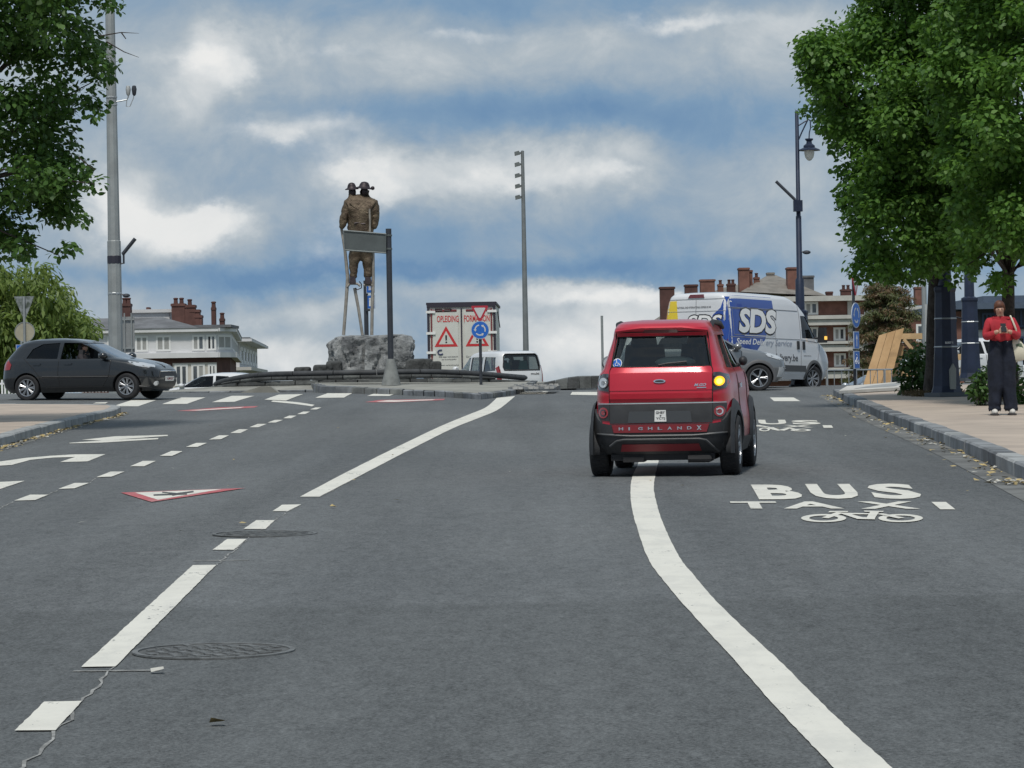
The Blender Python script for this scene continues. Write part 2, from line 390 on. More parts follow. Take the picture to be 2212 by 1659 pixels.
# the road sheet
KR = [(2230, 1049), (2212, 1040), (2100, 987), (2000, 945), (1900, 905), (1820, 866), (1800, 855)]    # foot of the right kerb
KL = [(-130, 1003), (0, 968), (60, 950), (130, 930), (200, 912), (245, 902), (262, 893)]              # foot of the left kerb
kr = [G(*p) for p in KR]; kl = [G(*p) for p in KL]
kr = [kr[0] + (kr[0] - kr[2]).normalized() * 26, kr[0] + (kr[0] - kr[2]).normalized() * 10] + kr
kl = [kl[0] + (kl[0] - kl[3]).normalized() * 36, kl[0] + (kl[0] - kl[3]).normalized() * 14] + kl
c = kr[-1]
kr += [Vector((c.x + .5, c.y + 1.6, 0)), Vector((c.x + 1.8, c.y + 2.9, 0)), Vector((c.x + 5, c.y + 4.0, 0)), Vector((c.x + 12, c.y + 5.2, 0)), Vector((c.x + 26, c.y + 6.2, 0))]
c = kl[-1]
kl += [Vector((c.x - .25, c.y + 1.2, 0)), Vector((c.x - 1.0, c.y + 2.3, 0)), Vector((c.x - 2.6, c.y + 3.4, 0)), Vector((c.x - 6, c.y + 4.6, 0)), Vector((c.x - 14, c.y + 5.6, 0)), Vector((c.x - 28, c.y + 6.2, 0))]
mb = MB(); mb.grid([[(x, y, H(x, y)) for x in lin(-42, 34, 76)] for y in lin(-6, 95, 101)])
road = tag(mb.build('road', ASPHALT, smooth=60), kind='structure')

def resample(pl, step):
    out = [pl[0].copy()]; acc = 0
    for a, b in zip(pl, pl[1:]):
        L = ((b - a).xy).length; n = max(1, round(L / step))
        for i in range(1, n + 1): out.append(a.lerp(b, i / n))
    return out
KERB = mat('kerb_concrete', (.30, .31, .31), .85, var=.25, vscale=2.5, bump=.4, bscale=60)
KERB2 = mat('kerb_concrete_dark', (.13, .14, .15), .85, var=.3, vscale=2.5, bump=.4, bscale=60)
KERB3 = mat('kerb_bluestone', (.20, .21, .22), .85, var=.3, vscale=2.0, bump=.4, bscale=60)
PAVE = mat('pavement_concrete_pink', (.47, .39, .32), .9, col2=(.36, .30, .25), vscale=.9, bump=.3, bscale=30, detail=8)
PAVE2 = mat('slab_concrete_pale', (.50, .485, .45), .9, var=.12, vscale=1.5, bump=.3, bscale=30)
def kerb_run(pl, side, parent, mats, h=.15, wid=.20, step=1.0, seed=1):
    """kerb stones along the polyline of the gutter; side=+1: the pavement lies to the right of the travel direction"""
    r = random.Random(seed); pts = resample(pl, step); inner = []
    for a, b in zip(pts, pts[1:]):
        d = (b - a).xy.normalized(); n = Vector((d.y, -d.x)) * side
        j = .006; A = a.xy + d * j; B = b.xy - d * j; hh = h + r.uniform(-.006, .006); ins = r.uniform(0, .008)
        vs = []
        for q in (A, B):
            o = q + n * ins
            for (k, z) in ((0, -.1), (0, hh - .02), (.02, hh), (wid, hh), (wid, -.1)):
                p = o + n * k; vs.append((p.x, p.y, H(p.x, p.y) + z))
        m = MB().add(vs, [(i, i + 1, i + 6, i + 5) for i in range(4)] + [(4, 3, 2, 1, 0), (5, 6, 7, 8, 9)])
        m.build('kerb_stone', mats[0] if r.random() < .62 else mats[r.randrange(1, len(mats))], parent)
    for i, a in enumerate(pts):
        d = ((pts[min(i + 1, len(pts) - 1)] - pts[max(i - 1, 0)]).xy).normalized(); n = Vector((d.y, -d.x)) * side
        inner.append(a.xy + n * (wid - .002))
    return inner
def pavement(name, pl, side, xfar, mats, seed):
    par = bpy.data.objects.new(name, None)
    mb = MB(); sheet_pts = resample(pl, 1.0); inn = []
    for i, a in enumerate(sheet_pts):
        d = ((sheet_pts[min(i + 1, len(sheet_pts) - 1)] - sheet_pts[max(i - 1, 0)]).xy).normalized(); n = Vector((d.y, -d.x)) * side
        inn.append(a.xy + n * .197)
    rows = []
    for q in inn:
        rows.append([(q.x + (xfar - q.x) * t, q.y, H(q.x + (xfar - q.x) * t, q.y) + .147) for t in (0, .04, .1, .2, .35, .55, .75, 1)])
    mb.grid(rows); ob = tag(mb.build(name, PAVE, smooth=60), kind='structure')
    kerb_run(pl, side, ob, mats, seed=seed); return ob
pav_r = pavement('pavement', kr, 1, 34, [KERB3, KERB2, KERB], 3)
pav_l = pavement('pavement', kl, -1, -42, [KERB, KERB2, KERB], 5)
# gutter strip of paler old concrete under each kerb
def strip(name, pl, side, w0, w1, m, lift, parent):
    mb = MB(); rows = []; pts = resample(pl, .6)
    for i, a in enumerate(pts):
        d = ((pts[min(i + 1, len(pts) - 1)] - pts[max(i - 1, 0)]).xy).normalized(); n = Vector((d.y, -d.x)) * side
        rows.append([(p.x, p.y, H(p.x, p.y) + lift) for p in (a.xy - n * w0, a.xy - n * w1)])
    return mb.grid(rows).build(name, m, parent)
GUT = mat('gutter_concrete', (.135, .137, .133), .9, var=.35, vscale=1.6, bump=.3)
strip('gutter', kr[:9], 1, 0, .32, GUT, .004, road)
strip('gutter', kl[:9], -1, 0, .16, GUT, .004, road)

# ------------------------------------------------------------------ painted markings: thin sheets on the asphalt
_lift = [0.004]
_rg = random.Random(12)
def ragged(ps, step=.07, amp=.0022):
    out = []
    for a, b in zip(ps, ps[1:] + ps[:1]):
        n = max(1, min(60, int((b - a).length / step)))
        for i in range(n): out.append(a.lerp(b, i / n) + (Vector((_rg.uniform(-amp, amp), _rg.uniform(-amp, amp) * 2, 0)) if i else Vector()))
    return out
def paint(name, polys, m=PAINT, sub=None, parent=road):
    mb = MB()
    for pl in polys:
        _lift[0] += .0004
        if _lift[0] > .009: _lift[0] = .004
        L = _lift[0]; pts = ragged([G(x, y) for x, y in pl])
        mb.add([(p.x, p.y, H(p.x, p.y) + L) for p in pts], [tuple(range(len(pts)))])
    return mb.build(name, m, parent)
def ribbon(name, left, right, m=PAINT, n=10):
    """a painted line between two edges given by matching points"""
    L = [G(*p) for p in left]; Rr = [G(*p) for p in right]
    def dens(a):
        out = []
        for i in range(len(a) - 1):
            p0, p1, p2, p3 = a[max(i - 1, 0)], a[i], a[i + 1], a[min(i + 2, len(a) - 1)]
            for k in range(n):
                t = k / n; out.append(.5 * ((2 * p1) + (p2 - p0) * t + (2 * p0 - 5 * p1 + 4 * p2 - p3) * t * t + (3 * p1 - p0 - 3 * p2 + p3) * t ** 3))
        return out + [a[-1]]
    mb = MB(); jit = lambda q: q + Vector((_rg.uniform(-.002, .002), 0, 0))
    mb.grid([[(q.x, q.y, H(q.x, q.y) + .005) for q in (jit(a), a.lerp(b, .5), jit(b))] for a, b in zip(dens(L), dens(Rr))])
    return mb.build(name, m, road)
def z6(p): return [(.3434 * x, 1089.6 + .3434 * y) for x, y in p]
def z5(p): return [(.2884 * x, 823.9 + .2884 * y) for x, y in p]
def z8(p): return [(1506 + .28035 * x, 930.2 + .28035 * y) for x, y in p]
# centre line
ribbon('solid_line', [(648, 1074), (760, 1015), (860, 965), (950, 922), (1010, 897), (1050, 880), (1073, 860)],
       [(690, 1074), (790, 1022), (890, 970), (980, 925), (1035, 903), (1078, 884), (1113, 856)])
for pl in ([(1715, 45), (1775, 5), (1895, 3), (1810, 45)], [(1532, 158), (1612, 103), (1728, 103), (1670, 158)], [(1337, 290), (1430, 222), (1550, 222), (1470, 290)],
           [(512, 1030), (1213, 387), (1360, 385), (725, 1027)], [(92, 1432), (278, 1250), (515, 1245), (350, 1430)]):
    paint('lane_dash', [z6(pl)])
# left lane dashes
for pl in ([(105, 898), (225, 853), (362, 853), (265, 893)], [(437, 810), (560, 765), (667, 765), (560, 805)], [(722, 722), (830, 680), (933, 680), (835, 718)],
           [(975, 640), (1070, 600), (1168, 600), (1080, 640)], [(1197, 562), (1285, 525), (1368, 527), (1290, 562)], [(1392, 495), (1470, 465), (1550, 465), (1480, 495)],
           [(1565, 440), (1640, 408), (1715, 408), (1655, 437)], [(1725, 388), (1790, 360), (1860, 360), (1800, 388)], [(1868, 345), (1930, 320), (1997, 320), (1935, 345)],
           [(2005, 310), (2060, 290), (2120, 290), (2065, 310)], [(2120, 278), (2165, 258), (2222, 258), (2180, 278)],
           [(2225, 247), (2270, 228), (2322, 228), (2285, 247)], [(2322, 212), (2362, 197), (2408, 197), (2372, 212)]):
    paint('lane_dash', [z5(pl)])
# give-way line
for pl in (z5([(845, 188), (985, 142), (1170, 142), (1035, 188)]), z5([(1213, 172), (1360, 122), (1540, 122), (1400, 170)]), z5([(1588, 158), (1740, 110), (1907, 110), (1755, 155)]),
           z5([(695, 168), (720, 160), (808, 158), (790, 168)]), [(571, 864), (603, 853), (655, 852), (618, 866)], [(681, 860), (708, 850), (761, 850), (743, 859.6)],
           [(793, 856), (806, 851.5), (855, 851.5), (841, 856)], [(1122, 851), (1130, 845.5), (1185, 845.5), (1177, 851.5)],
           [(1232, 853), (1236, 847), (1290, 847), (1290, 854)], [(1663, 859), (1714, 859), (1729, 867), (1672, 867)]):
    paint('give_way_dash', [pl])
ribbon('edge_line', [(590, 865.5), (640, 869), (680, 875)], [(585, 868), (632, 872.5), (674, 878)])
# lettering at the mouth: slender strokes, a bent arrow and a wedge at the picture's edge
paint('turn_arrow', [z5([(0, 603), (200, 575), (380, 560), (560, 549), (790, 548), (655, 602), (448, 607), (562, 569), (400, 573), (230, 590), (90, 628), (0, 634), (-120, 645), (-120, 618)])])
paint('turn_arrow', [z5([(-160, 765), (185, 748), (0, 810), (-160, 850)])])
paint('road_letter', [z5([(615, 440), (860, 414), (1255, 403), (1258, 411), (880, 437), (760, 446)]), z5([(520, 463), (880, 438), (1188, 427), (1182, 436), (760, 462), (520, 467)])])
# two warning triangles
tri = paint('warning_triangle', [z5([(905, 838), (1840, 803), (1135, 908)])], PAINT_RED)
paint('triangle_field', [z5([(1012, 838), (1660, 812), (1182, 892)])], PAINT)
m_ = MB()
for a, b, wd in (((1150, 858), (1400, 850), 5), ((1215, 838), (1330, 848), 4), ((1330, 848), (1450, 832), 5), ((1290, 860), (1410, 838), 4)):
    ps = [G(*q) for q in z5([(a[0], a[1] - wd), (b[0], b[1] - wd), (b[0], b[1] + wd), (a[0], a[1] + wd)])]
    _lift[0] = .0102 if len(m_.v) == 0 else _lift[0] + .0003
    m_.add([(p.x, p.y, H(p.x, p.y) + _lift[0]) for p in ps], [(0, 1, 2, 3)])
m_.build('triangle_figure', PAINT_BLACK, road); _lift[0] = .004
paint('warning_triangle', [z5([(1322, 222), (1640, 196), (1935, 186), (1905, 197), (1450, 224)])], PAINT_RED)
paint('triangle_field', [z5([(1420, 218), (1660, 203), (1830, 193), (1800, 200), (1500, 219)])], PAINT)
paint('warning_triangle', [[(788, 869), (820, 864.5), (962, 862), (958, 864.5), (850, 869.5)]], PAINT_RED)
paint('triangle_field', [[(812, 868), (835, 865.3), (940, 863.2), (935, 864.6), (852, 868.4)]], PAINT)
# the curved edge line of the bus lane
ribbon('bus_lane_line',
       [(1385, 978), (1378, 1004), (1366, 1030), (1362, 1062), (1366, 1103), (1379, 1150), (1400, 1208), (1432, 1254), (1472, 1302), (1526, 1362), (1590, 1432), (1660, 1512), (1726, 1583), (1799, 1659), (1870, 1735)],
       [(1427, 978), (1421, 1004), (1415, 1030), (1413, 1062), (1424, 1108), (1441, 1152), (1467, 1204), (1497, 1242), (1547, 1300), (1608, 1360), (1684, 1430), (1766, 1512), (1840, 1583), (1925, 1659), (2010, 1735)])
# BUS TAXI
def letters(name, boxes, bold, zf):
    for ch, bl, br, tl in boxes:
        a, b, c = [G(*zf([p])[0]) for p in (bl, br, tl)]
        uv, fs, _ = text_geo(ch, bold)
        mb = MB().add([(lambda q: (q.x, q.y, H(q.x, q.y) + .006))(a + (b - a) * u + (c - a) * v) for u, v in uv], fs)
        mb.build(name, PAINT, road)
letters('road_letter', [('B', (478, 534), (838, 534), (413, 421)), ('U', (905, 530), (1282, 530), (830, 416)), ('S', (1372, 531), (1762, 531), (1290, 414))], .042, z8)
letters('road_letter', [('T', (275, 606), (642, 606), (252, 551)), ('A', (668, 606), (1135, 606), (640, 551)), ('X', (1262, 608), (1722, 608), (1222, 551)), ('I', (1873, 612), (1990, 612), (1805, 555))], .03, z8)
def bicycle(zf, wheels, strokes):
    mb = MB(); L = .0062
    for cx, cy, rx, ry, t in wheels:
        n = 28; o = [(cx + rx * cos(2 * pi * i / n), cy + ry * sin(2 * pi * i / n)) for i in range(n)]
        q = [(cx + rx * (1 - t) * cos(2 * pi * i / n), cy + ry * (1 - t) * sin(2 * pi * i / n)) for i in range(n)]
        ps = [G(*p) for p in zf(o + q)]
        mb.add([(p.x, p.y, H(p.x, p.y) + L) for p in ps], [(i, (i + 1) % n, n + (i + 1) % n, n + i) for i in range(n)])
    for st in strokes:
        L += .0004; ps = [G(*p) for p in zf(st)]; mb.add([(p.x, p.y, H(p.x, p.y) + L) for p in ps], [tuple(range(len(ps)))])
    mb.build('bicycle_symbol', PAINT, road)
bicycle(z8, [(975, 680, 174, 31, .36), (1568, 680, 172, 31, .36)],
        [[(960, 676), (1075, 634), (1130, 640), (1010, 682)], [(1020, 626), (1165, 626), (1160, 634), (1010, 636)], [(1090, 640), (1150, 640), (1300, 682), (1230, 686)],
         [(1110, 640), (1340, 645), (1340, 653), (1115, 650)], [(1210, 672), (1370, 680), (1370, 692), (1230, 688)], [(1335, 630), (1405, 630), (1365, 690), (1300, 688)],
         [(1285, 625), (1440, 628), (1430, 635), (1290, 633)], [(1385, 650), (1425, 646), (1600, 680), (1550, 686)]])
def z9(p): return [(1621 + .0921 * x, 877 + .0921 * y) for x, y in p]
letters('road_letter', [('U', (200, 440), (865, 440), (180, 332)), ('S', (1000, 440), (1680, 440), (940, 340))], .04, z9)
letters('road_letter', [('B', (-560, 440), (120, 440), (-640, 335)), ('X', (760, 512), (1480, 512), (740, 455)), ('A', (-100, 505), (480, 505), (-120, 455)), ('I', (1720, 520), (1940, 520), (1690, 460))], .03, z9)
bicycle(z9, [(330, 560, 130, 42, .4), (1180, 575, 240, 30, .4)], [[(330, 520), (540, 510), (720, 580), (640, 590)], [(640, 575), (800, 590), (960, 525), (880, 522)], [(860, 525), (960, 525), (1200, 580), (1080, 585)], [(420, 510), (560, 510), (540, 525), (420, 528)]])
# tar joint: the thin pale crack that follows the centre line
CRK = mat('crack_filler', (.26, .26, .25), .9, var=.4, vscale=9)
def crack(pts, w=.010):
    mb = MB(); ps = []
    for a, b in zip(pts, pts[1:]):
        A, B = G(*a), G(*b); n = max(2, int((B - A).length / .12))
        for i in range(n): ps.append(A.lerp(B, i / n) + Vector((rng.uniform(-.014, .014), 0, 0)))
    rows = []
    for q in ps:
        k = w * rng.uniform(.25, 1.0); rows.append([(q.x - k, q.y, H(q.x, q.y) + .0035), (q.x + k, q.y, H(q.x, q.y) + .0035)])
    mb.grid(rows).build('road_crack', CRK, road)
crack(z6([(725, 1027), (660, 1080), (630, 1150), (515, 1245), (440, 1360), (350, 1430), (270, 1540), (130, 1659), (20, 1740)]))
crack(z6([(1360, 385), (1475, 290), (1550, 222), (1650, 158), (1730, 100), (1810, 45), (1890, 0)]), .007)
crack([(690, 1075), (800, 1015)], .006)
crack(z5([(-60, 985), (105, 898)]), .008); crack(z5([(362, 853), (437, 812)]), .008); crack(z5([(667, 765), (722, 724)]), .008)
def chalk(a, b, w):
    A, B = G(*a), G(*b); rows = []
    for i in range(15):
        q = A.lerp(B, i / 14); k = w * rng.uniform(.5, 1); rows.append([(q.x, q.y - k, H(q.x, q.y) + .0032), (q.x, q.y + k, H(q.x, q.y) + .0032)])
    MB().grid(rows).build('road_crack', CRK, road)
chalk((158, 1451), (345, 1449), .035); chalk((416, 1212), (536, 1211), .03)
# manhole covers
IRON = mat('cast_iron', (.14, .146, .147), .75, .1, var=.3, vscale=12, bump=.3)
IRON_D = mat('cast_iron_recess', (.088, .092, .093), .9, var=.3, vscale=12)
def manhole(x, y, r, label, seed):
    c = G(x, y); t = thing('manhole_cover', label, 'manhole cover', (c.x, c.y, H(c.x, c.y)), 0, 'manhole covers in the road')
    t.rotation_euler = (math.atan(GR), 0, seed * .5)
    MB().lathe([(r * .93, .001), (r * .93, .003)], 40).build('cover_plate', IRON_D, t)
    MB().lathe([(r * .93, .001), (r * .93, .009), (r, .009), (r, .001)], 40, caps=False).build('rim', IRON, t)
    m = MB(); n = 9; s = 1.86 * r / n
    for i in range(n):
        for j in range(n):
            x0 = (i - (n - 1) / 2) * s; y0 = (j - (n - 1) / 2) * s
            if math.hypot(x0, y0) > r * .84: continue
            if (i + j) % 2: m.box((x0, y0, .006), (s * .86, s * .38, .006))
            else: m.box((x0, y0, .006), (s * .38, s * .86, .006))
    tag(m.build('raised_pattern', IRON, t), kind='stuff')
manhole(462, 1408, .355, 'round cast iron manhole cover beside the long centre line dash', 1)
manhole(572, 1154, .37, 'round cast iron manhole cover under the short centre line dashes, farther up the road', 2)

# fallen leaves and crumbs in the gutters and here and there on the asphalt
DEB = mat('dry_leaf', (.40, .31, .14), .9, var=.4, vscale=6); DEB2 = mat('pale_crumbs', (.42, .41, .37), .9, var=.3, vscale=6)
mb = MB(); r = random.Random(4)
def bit(x, y, s, z=None):
    z = H(x, y) + .008 if z is None else z; a = r.uniform(0, pi); b = r.uniform(.4, 1)
    pts = [(x + s * cos(a + q) * (1 if i % 2 else b), y + s * sin(a + q) * (1 if i % 2 else b), z + r.uniform(0, s * .7)) for i, q in enumerate((0, 1.6, 3.1, 4.7))]
    mb.add(pts, [(0, 1, 2, 3)], r.choice((0, 0, 1)))
for pl, side, n in ((kr[2:9], 1, 300), (kl[2:9], -1, 620)):
    for _ in range(n):
        i = r.randrange(len(pl) - 1); q = pl[i].lerp(pl[i + 1], r.random()); d = (pl[i + 1] - pl[i]).xy.normalized(); nn = Vector((d.y, -d.x)) * side
        q = q.xy - nn * (abs(r.gauss(0, .16 if side == 1 else .07)) + .01); bit(q.x, q.y, r.uniform(.012, .05))
for _ in range(45): bit(r.uniform(-9, 6), r.uniform(18, 70), r.uniform(.010, .022))
for x, y in ((1465, 612), (720, 1098), (860, 1085), (525, 1135), (2100, 985), (2110, 1040), (178, 1132), (470, 1568), (340, 1455)): q = G(x, y); bit(q.x, q.y, .04)
tag(mb.build('fallen_leaves', [DEB, DEB2]), kind='stuff')

# ================================================================== the roundabout
IC = Vector((-4.2, 96.0))
STONE = mat('dark_island_stone', (.055, .058, .058), .85, var=.35, vscale=2.2, bump=.8, bscale=14, bdist=.03)
STONE2 = mat('mid_island_stone', (.095, .10, .097), .85, var=.35, vscale=2.2, bump=.8, bscale=14, bdist=.03)
COPE = mat('dark_coping_stone', (.045, .048, .052), .7, var=.3, vscale=3, bump=.4, bscale=20)
APRON = mat('island_concrete', (.27, .265, .235), .9, var=.22, vscale=1.2, bump=.4, bscale=25)
def ring_pt(a, r_, z): return (IC.x + r_ * sin(a), IC.y - r_ * cos(a), z)      # angle 0 faces the viewer
# raised apron
Zk = 1.27
rows = []
for rr, z in ((6.8, Zk), (6.0, Zk + .05), (5.2, Zk + .11), (4.7, Zk + .13), (3, Zk + .14), (0.01, Zk + .15)):
    rows.append([ring_pt(2 * pi * i / 64, rr, z) for i in range(65)])
isl = tag(MB().grid(rows).build('island', APRON, smooth=40), kind='structure')
for i in range(56):
    a0, a1 = 2 * pi * i / 56 + .003, 2 * pi * (i + 1) / 56 - .003
    vs = [ring_pt(a, rr, z) for a in (a0, a1) for rr, z in ((7.05, .95), (7.05, Zk - .02), (7.02, Zk + .005), (6.79, Zk + .005), (6.79, .95))]
    MB().add(vs, [(k, k + 1, k + 6, k + 5) for k in range(4)] + [(4, 3, 2, 1, 0), (5, 6, 7, 8, 9)]).build('kerb_stone', KERB2 if i % 5 else KERB3, isl)
# low stone wall of rough blocks with a dark coping that tapers down at its left end
wt = thing('stone_wall', 'low curved dark stone wall with smooth black coping round the boulder', 'wall', (IC.x, IC.y, Zk + .12))
A0, A1 = -1.52, 1.40
def wall_top(a):
    return .02 + .26 * sst(A0, A0 + .95, a) - .22 * sst(.25, A1, a)
def rel(a, r_, z): return (r_ * sin(a), -r_ * cos(a), z)
rw = random.Random(2)
for course in range(2):
    a = A0 + course * .05
    while a < A1 - .03:
        b = min(A1, a + rw.uniform(.09, .17)); t0 = wall_top((a + b) / 2)
        z0, z1 = (-.05, t0 * .52) if course == 0 else (t0 * .52 + .01, t0 - .012)
        if z1 - z0 > .05:
            ro = 4.85 + rw.uniform(-.02, .05); vs = []
            for q, dr in ((a + .003, rw.uniform(-.015, .01)), ((a + b) / 2, .02), (b - .003, rw.uniform(-.015, .01))):
                tq = wall_top(q); y1 = (tq * .52 if course == 0 else tq - .012); y0 = (-.05 if course == 0 else tq * .52 + .01)
                vs += [rel(q, 4.5, y0), rel(q, ro + dr, y0), rel(q, ro + dr + .02, (y0 + y1) / 2), rel(q, ro + dr, y1), rel(q, 4.5, y1)]
            m = MB().add(vs, [(i * 5 + k, i * 5 + (k + 1) % 5, i * 5 + 5 + (k + 1) % 5, i * 5 + 5 + k) for i in range(2) for k in range(5)] + [(4, 3, 2, 1, 0), (10, 11, 12, 13, 14)])
            m.build('stone', STONE if rw.random() < .6 else STONE2, wt)
        a = b
N = 11
for i in range(N):
    a, b = A0 + (A1 - A0) * i / N + .002, A0 + (A1 - A0) * (i + 1) / N - .002; path = []
    for k in range(5): q = a + (b - a) * k / 4; path.append(rel(q, 4.68, wall_top(q) + .06))
    rr = [.085] * 5
    if i == 0: rr[0] = .05
    if i == N - 1: rr[-1] = .06
    m = MB().tube(path, rr, 10); m.build('coping_stone', COPE, wt, smooth=50)
# rough boulder that carries the statue
def rock(name, label, px, py, Y, w_, h_, d_, seed, m, zbase, group=None, rough=1.0, cat='rock', top=.0):
    bm = bmesh.new(); bmesh.ops.create_cube(bm, size=2.0)
    bmesh.ops.subdivide_edges(bm, edges=bm.edges[:], cuts=34, use_grid_fill=True)
    from mathutils import noise
    for v in bm.verts:
        p = v.co; n8 = (abs(p.x) ** 7 + abs(p.y) ** 7 + abs(p.z) ** 7) ** (1 / 7); p = p / n8 * 1.0
        q = Vector((p.x * w_ / 2, p.y * d_ / 2, p.z * h_ / 2)); s = Vector((seed * 3.1, seed, 0))
        k = noise.noise(q * 1.1 + s) * .20 + noise.noise(Vector((q.x * 3.2, q.y * 3.2, q.z * 1.2)) + s) * .15
        rd = 1 - abs(noise.noise(Vector((q.x * 2.4, q.y * 2.4, q.z * .8)) + s * 2)) * 2; k -= max(0, rd - .6) * .40
        rd = 1 - abs(noise.noise(Vector((q.x * 4.6, q.y * 4.6, q.z * 2.0)) + s)) * 2; k -= max(0, rd - .6) * .16; k += noise.noise(q * 8 + s) * .05
        nn = Vector((p.x, p.y, p.z * .4)).normalized()
        up = max(0, p.z); k *= (1 - .75 * (up ** 6)) * rough
        q += nn * k * min(1, h_)
        if p.z > 0: q.x += .06 * q.z
        v.co = q
    me = bpy.data.meshes.new(name); bm.to_mesh(me); bm.free(); me.materials.append(m)
    me.polygons.foreach_set('use_smooth', [True] * len(me.polygons)); me.set_sharp_from_angle(angle=R(20))
    o = link(name, me); X = P(px, py, Y).x; o.location = (X, Y, zbase + h_ / 2); return tag(o, label, cat, group)
ROCKM = mat('grey_rock', (.31, .32, .32), .9, col2=(.10, .105, .11), vscale=2.6, bump=1.0, bscale=7, bdist=.09, detail=8)
ROCK_TOP = 2.80
rock('boulder', 'big rough grey boulder carrying the statue on the roundabout', 803, 780, 96, 2.55, ROCK_TOP - 1.28, 1.5, 3, ROCKM, 1.35)
for i, (x, w_, h_, l) in enumerate(((722 * 0 + 694, .5, .26, 'left pair of small dark stones behind the wall, the outer one'), (720, .46, .36, 'taller small dark stone behind the wall left of the boulder'),
                                    (652, .5, .2, 'flat small dark stone low behind the wall at far left'), (905, .8, .28, 'small dark stone lying just right of the boulder'), (935, .5, .2, 'lowest small dark stone, farthest right of the boulder'))):
    rock('small_rock', l, x, 800, 95.2, w_, h_ + .3, .5, 11 + i, STONE, 1.45 if i < 3 else 1.55, 'small stones round the boulder', .5)
# splitter island in front: kerbed concrete with a nose of small setts
SPK = mat('weathered_kerb', (.16, .165, .16), .9, var=.3, vscale=2, bump=.4)
SP = [(664, 838), (690, 849), (760, 850), (870, 853.5), (962, 858), (1040, 863), (1066, 860), (1112, 853), (1150, 845), (1162, 842)]
sp = [G(*p) for p in SP]
back = [Vector((sp[-1].x - .2, 89.2, 0)), Vector((sp[0].x + .4, 89.2, 0))]
outl = [p.xy for p in sp] + [p.xy for p in back]
cen = sum(outl, Vector((0, 0))) / len(outl)
def spz(p): return H(p.x, p.y) + .14 + .011 * max(0, p.y - 79.5)
m = MB(); n = len(outl); inner = [o.lerp(cen, .06) for o in outl]
m.add([(p.x, p.y, spz(p)) for p in inner], [tuple(range(n))]); spl = tag(m.build('traffic_island', APRON), kind='structure')
for i in range(len(sp) - 1):
    a, b = outl[i], outl[i + 1]; k = max(1, round((b - a).length / .9))
    ia, ib = inner[i], inner[i + 1]
    for j in range(k):
        p0, p1 = a.lerp(b, j / k + .01), a.lerp(b, (j + 1) / k - .01); q0, q1 = ia.lerp(ib, j / k + .01), ia.lerp(ib, (j + 1) / k - .01)
        hh = rng.uniform(-.01, .012)
        vs = []
        for p, q in ((p0, q0), (p1, q1)):
            vs += [(p.x, p.y, H(p.x, p.y) - .05), (p.x, p.y, H(p.x, p.y) + .11 + hh), (p.x * .97 + q.x * .03, p.y * .97 + q.y * .03, spz(p) - .015 + hh), (q.x, q.y, spz(q) + .004 + hh), (q.x, q.y, H(q.x, q.y) - .05)]
        MB().add(vs, [(k2, k2 + 1, k2 + 6, k2 + 5) for k2 in range(4)] + [(4, 3, 2, 1, 0), (5, 6, 7, 8, 9)]).build('kerb_stone', (KERB3, SPK, KERB3, KERB2)[rng.randrange(4)], spl)
SETT = mat('sett_stone', (.25, .25, .24), .9, var=.25, vscale=3)
for i in range(9):
    for j in range(4):
        x = -.05 + i * .13 + j * .05; y = 79.9 + j * .9; z = spz(Vector((x, y)))
        MB().box((x, y, z + .01), (.115, .8, .06), taper=.9).build('paving_sett', SETT if (i + j) % 3 else KERB2, spl)
# far kerb and mound of the island seen between the white car and the red one
mt = thing('stone_wall', 'low dark stone bank curving up behind the left side of the red car', 'wall', (P(1262, 820, 92).x, 92, 1.27))
m = MB()
for i in range(9):
    a, b = -1.5 + i * .34, -1.5 + (i + 1) * .34 - .01; vs = []
    for x in (a, b):
        h = .03 + .20 * sst(-1.5, -.1, x) ; vs += [(x, -.3, -.1), (x, -.25, h), (x, .1, h + .03), (x, .4, -.1)]
    MB().add(vs, [(0, 1, 5, 4), (1, 2, 6, 5), (2, 3, 7, 6), (3, 2, 1, 0), (4, 5, 6, 7)]).build('stone', STONE if i % 2 else STONE2, mt)
# a pale concrete ramp block left of the wall and the pale crossing slab on the right pavement
t_ = P(560, 826, 90)
m = MB().prism([(-.75, 0), (.75, 0), (.45, .26), (.2, .27)], lambda a, b, d: (a, d, b), -.4, .4)
o = m.build('concrete_wedge', APRON); o.location = (t_.x, 88.6, 1.12); tag(o, 'grey concrete wedge against the left end of the stone wall', 'concrete block')
sl = []
for p in ((1812, 851), (1830, 840), (1985, 827), (1988, 841)): sl.append(G(*p, .155))
m = MB(); m.add([(p.x, p.y, H(p.x, p.y) + z) for z in (.16, .22) for p in sl], [(0, 1, 2, 3), (7, 6, 5, 4), (0, 4, 5, 1), (1, 5, 6, 2), (2, 6, 7, 3), (3, 7, 4, 0)])
o = tag(m.build('pavement_slab', PAVE2), kind='structure')
ins = [sl[0].lerp(sl[2], .16), sl[1].lerp(sl[3], .30), sl[2].lerp(sl[0], .20), sl[3].lerp(sl[1], .34)]
MB().add([(p.x, p.y, H(p.x, p.y) + .224) for p in ins], [(0, 1, 2, 3)]).build('tactile_strip', KERB, o)
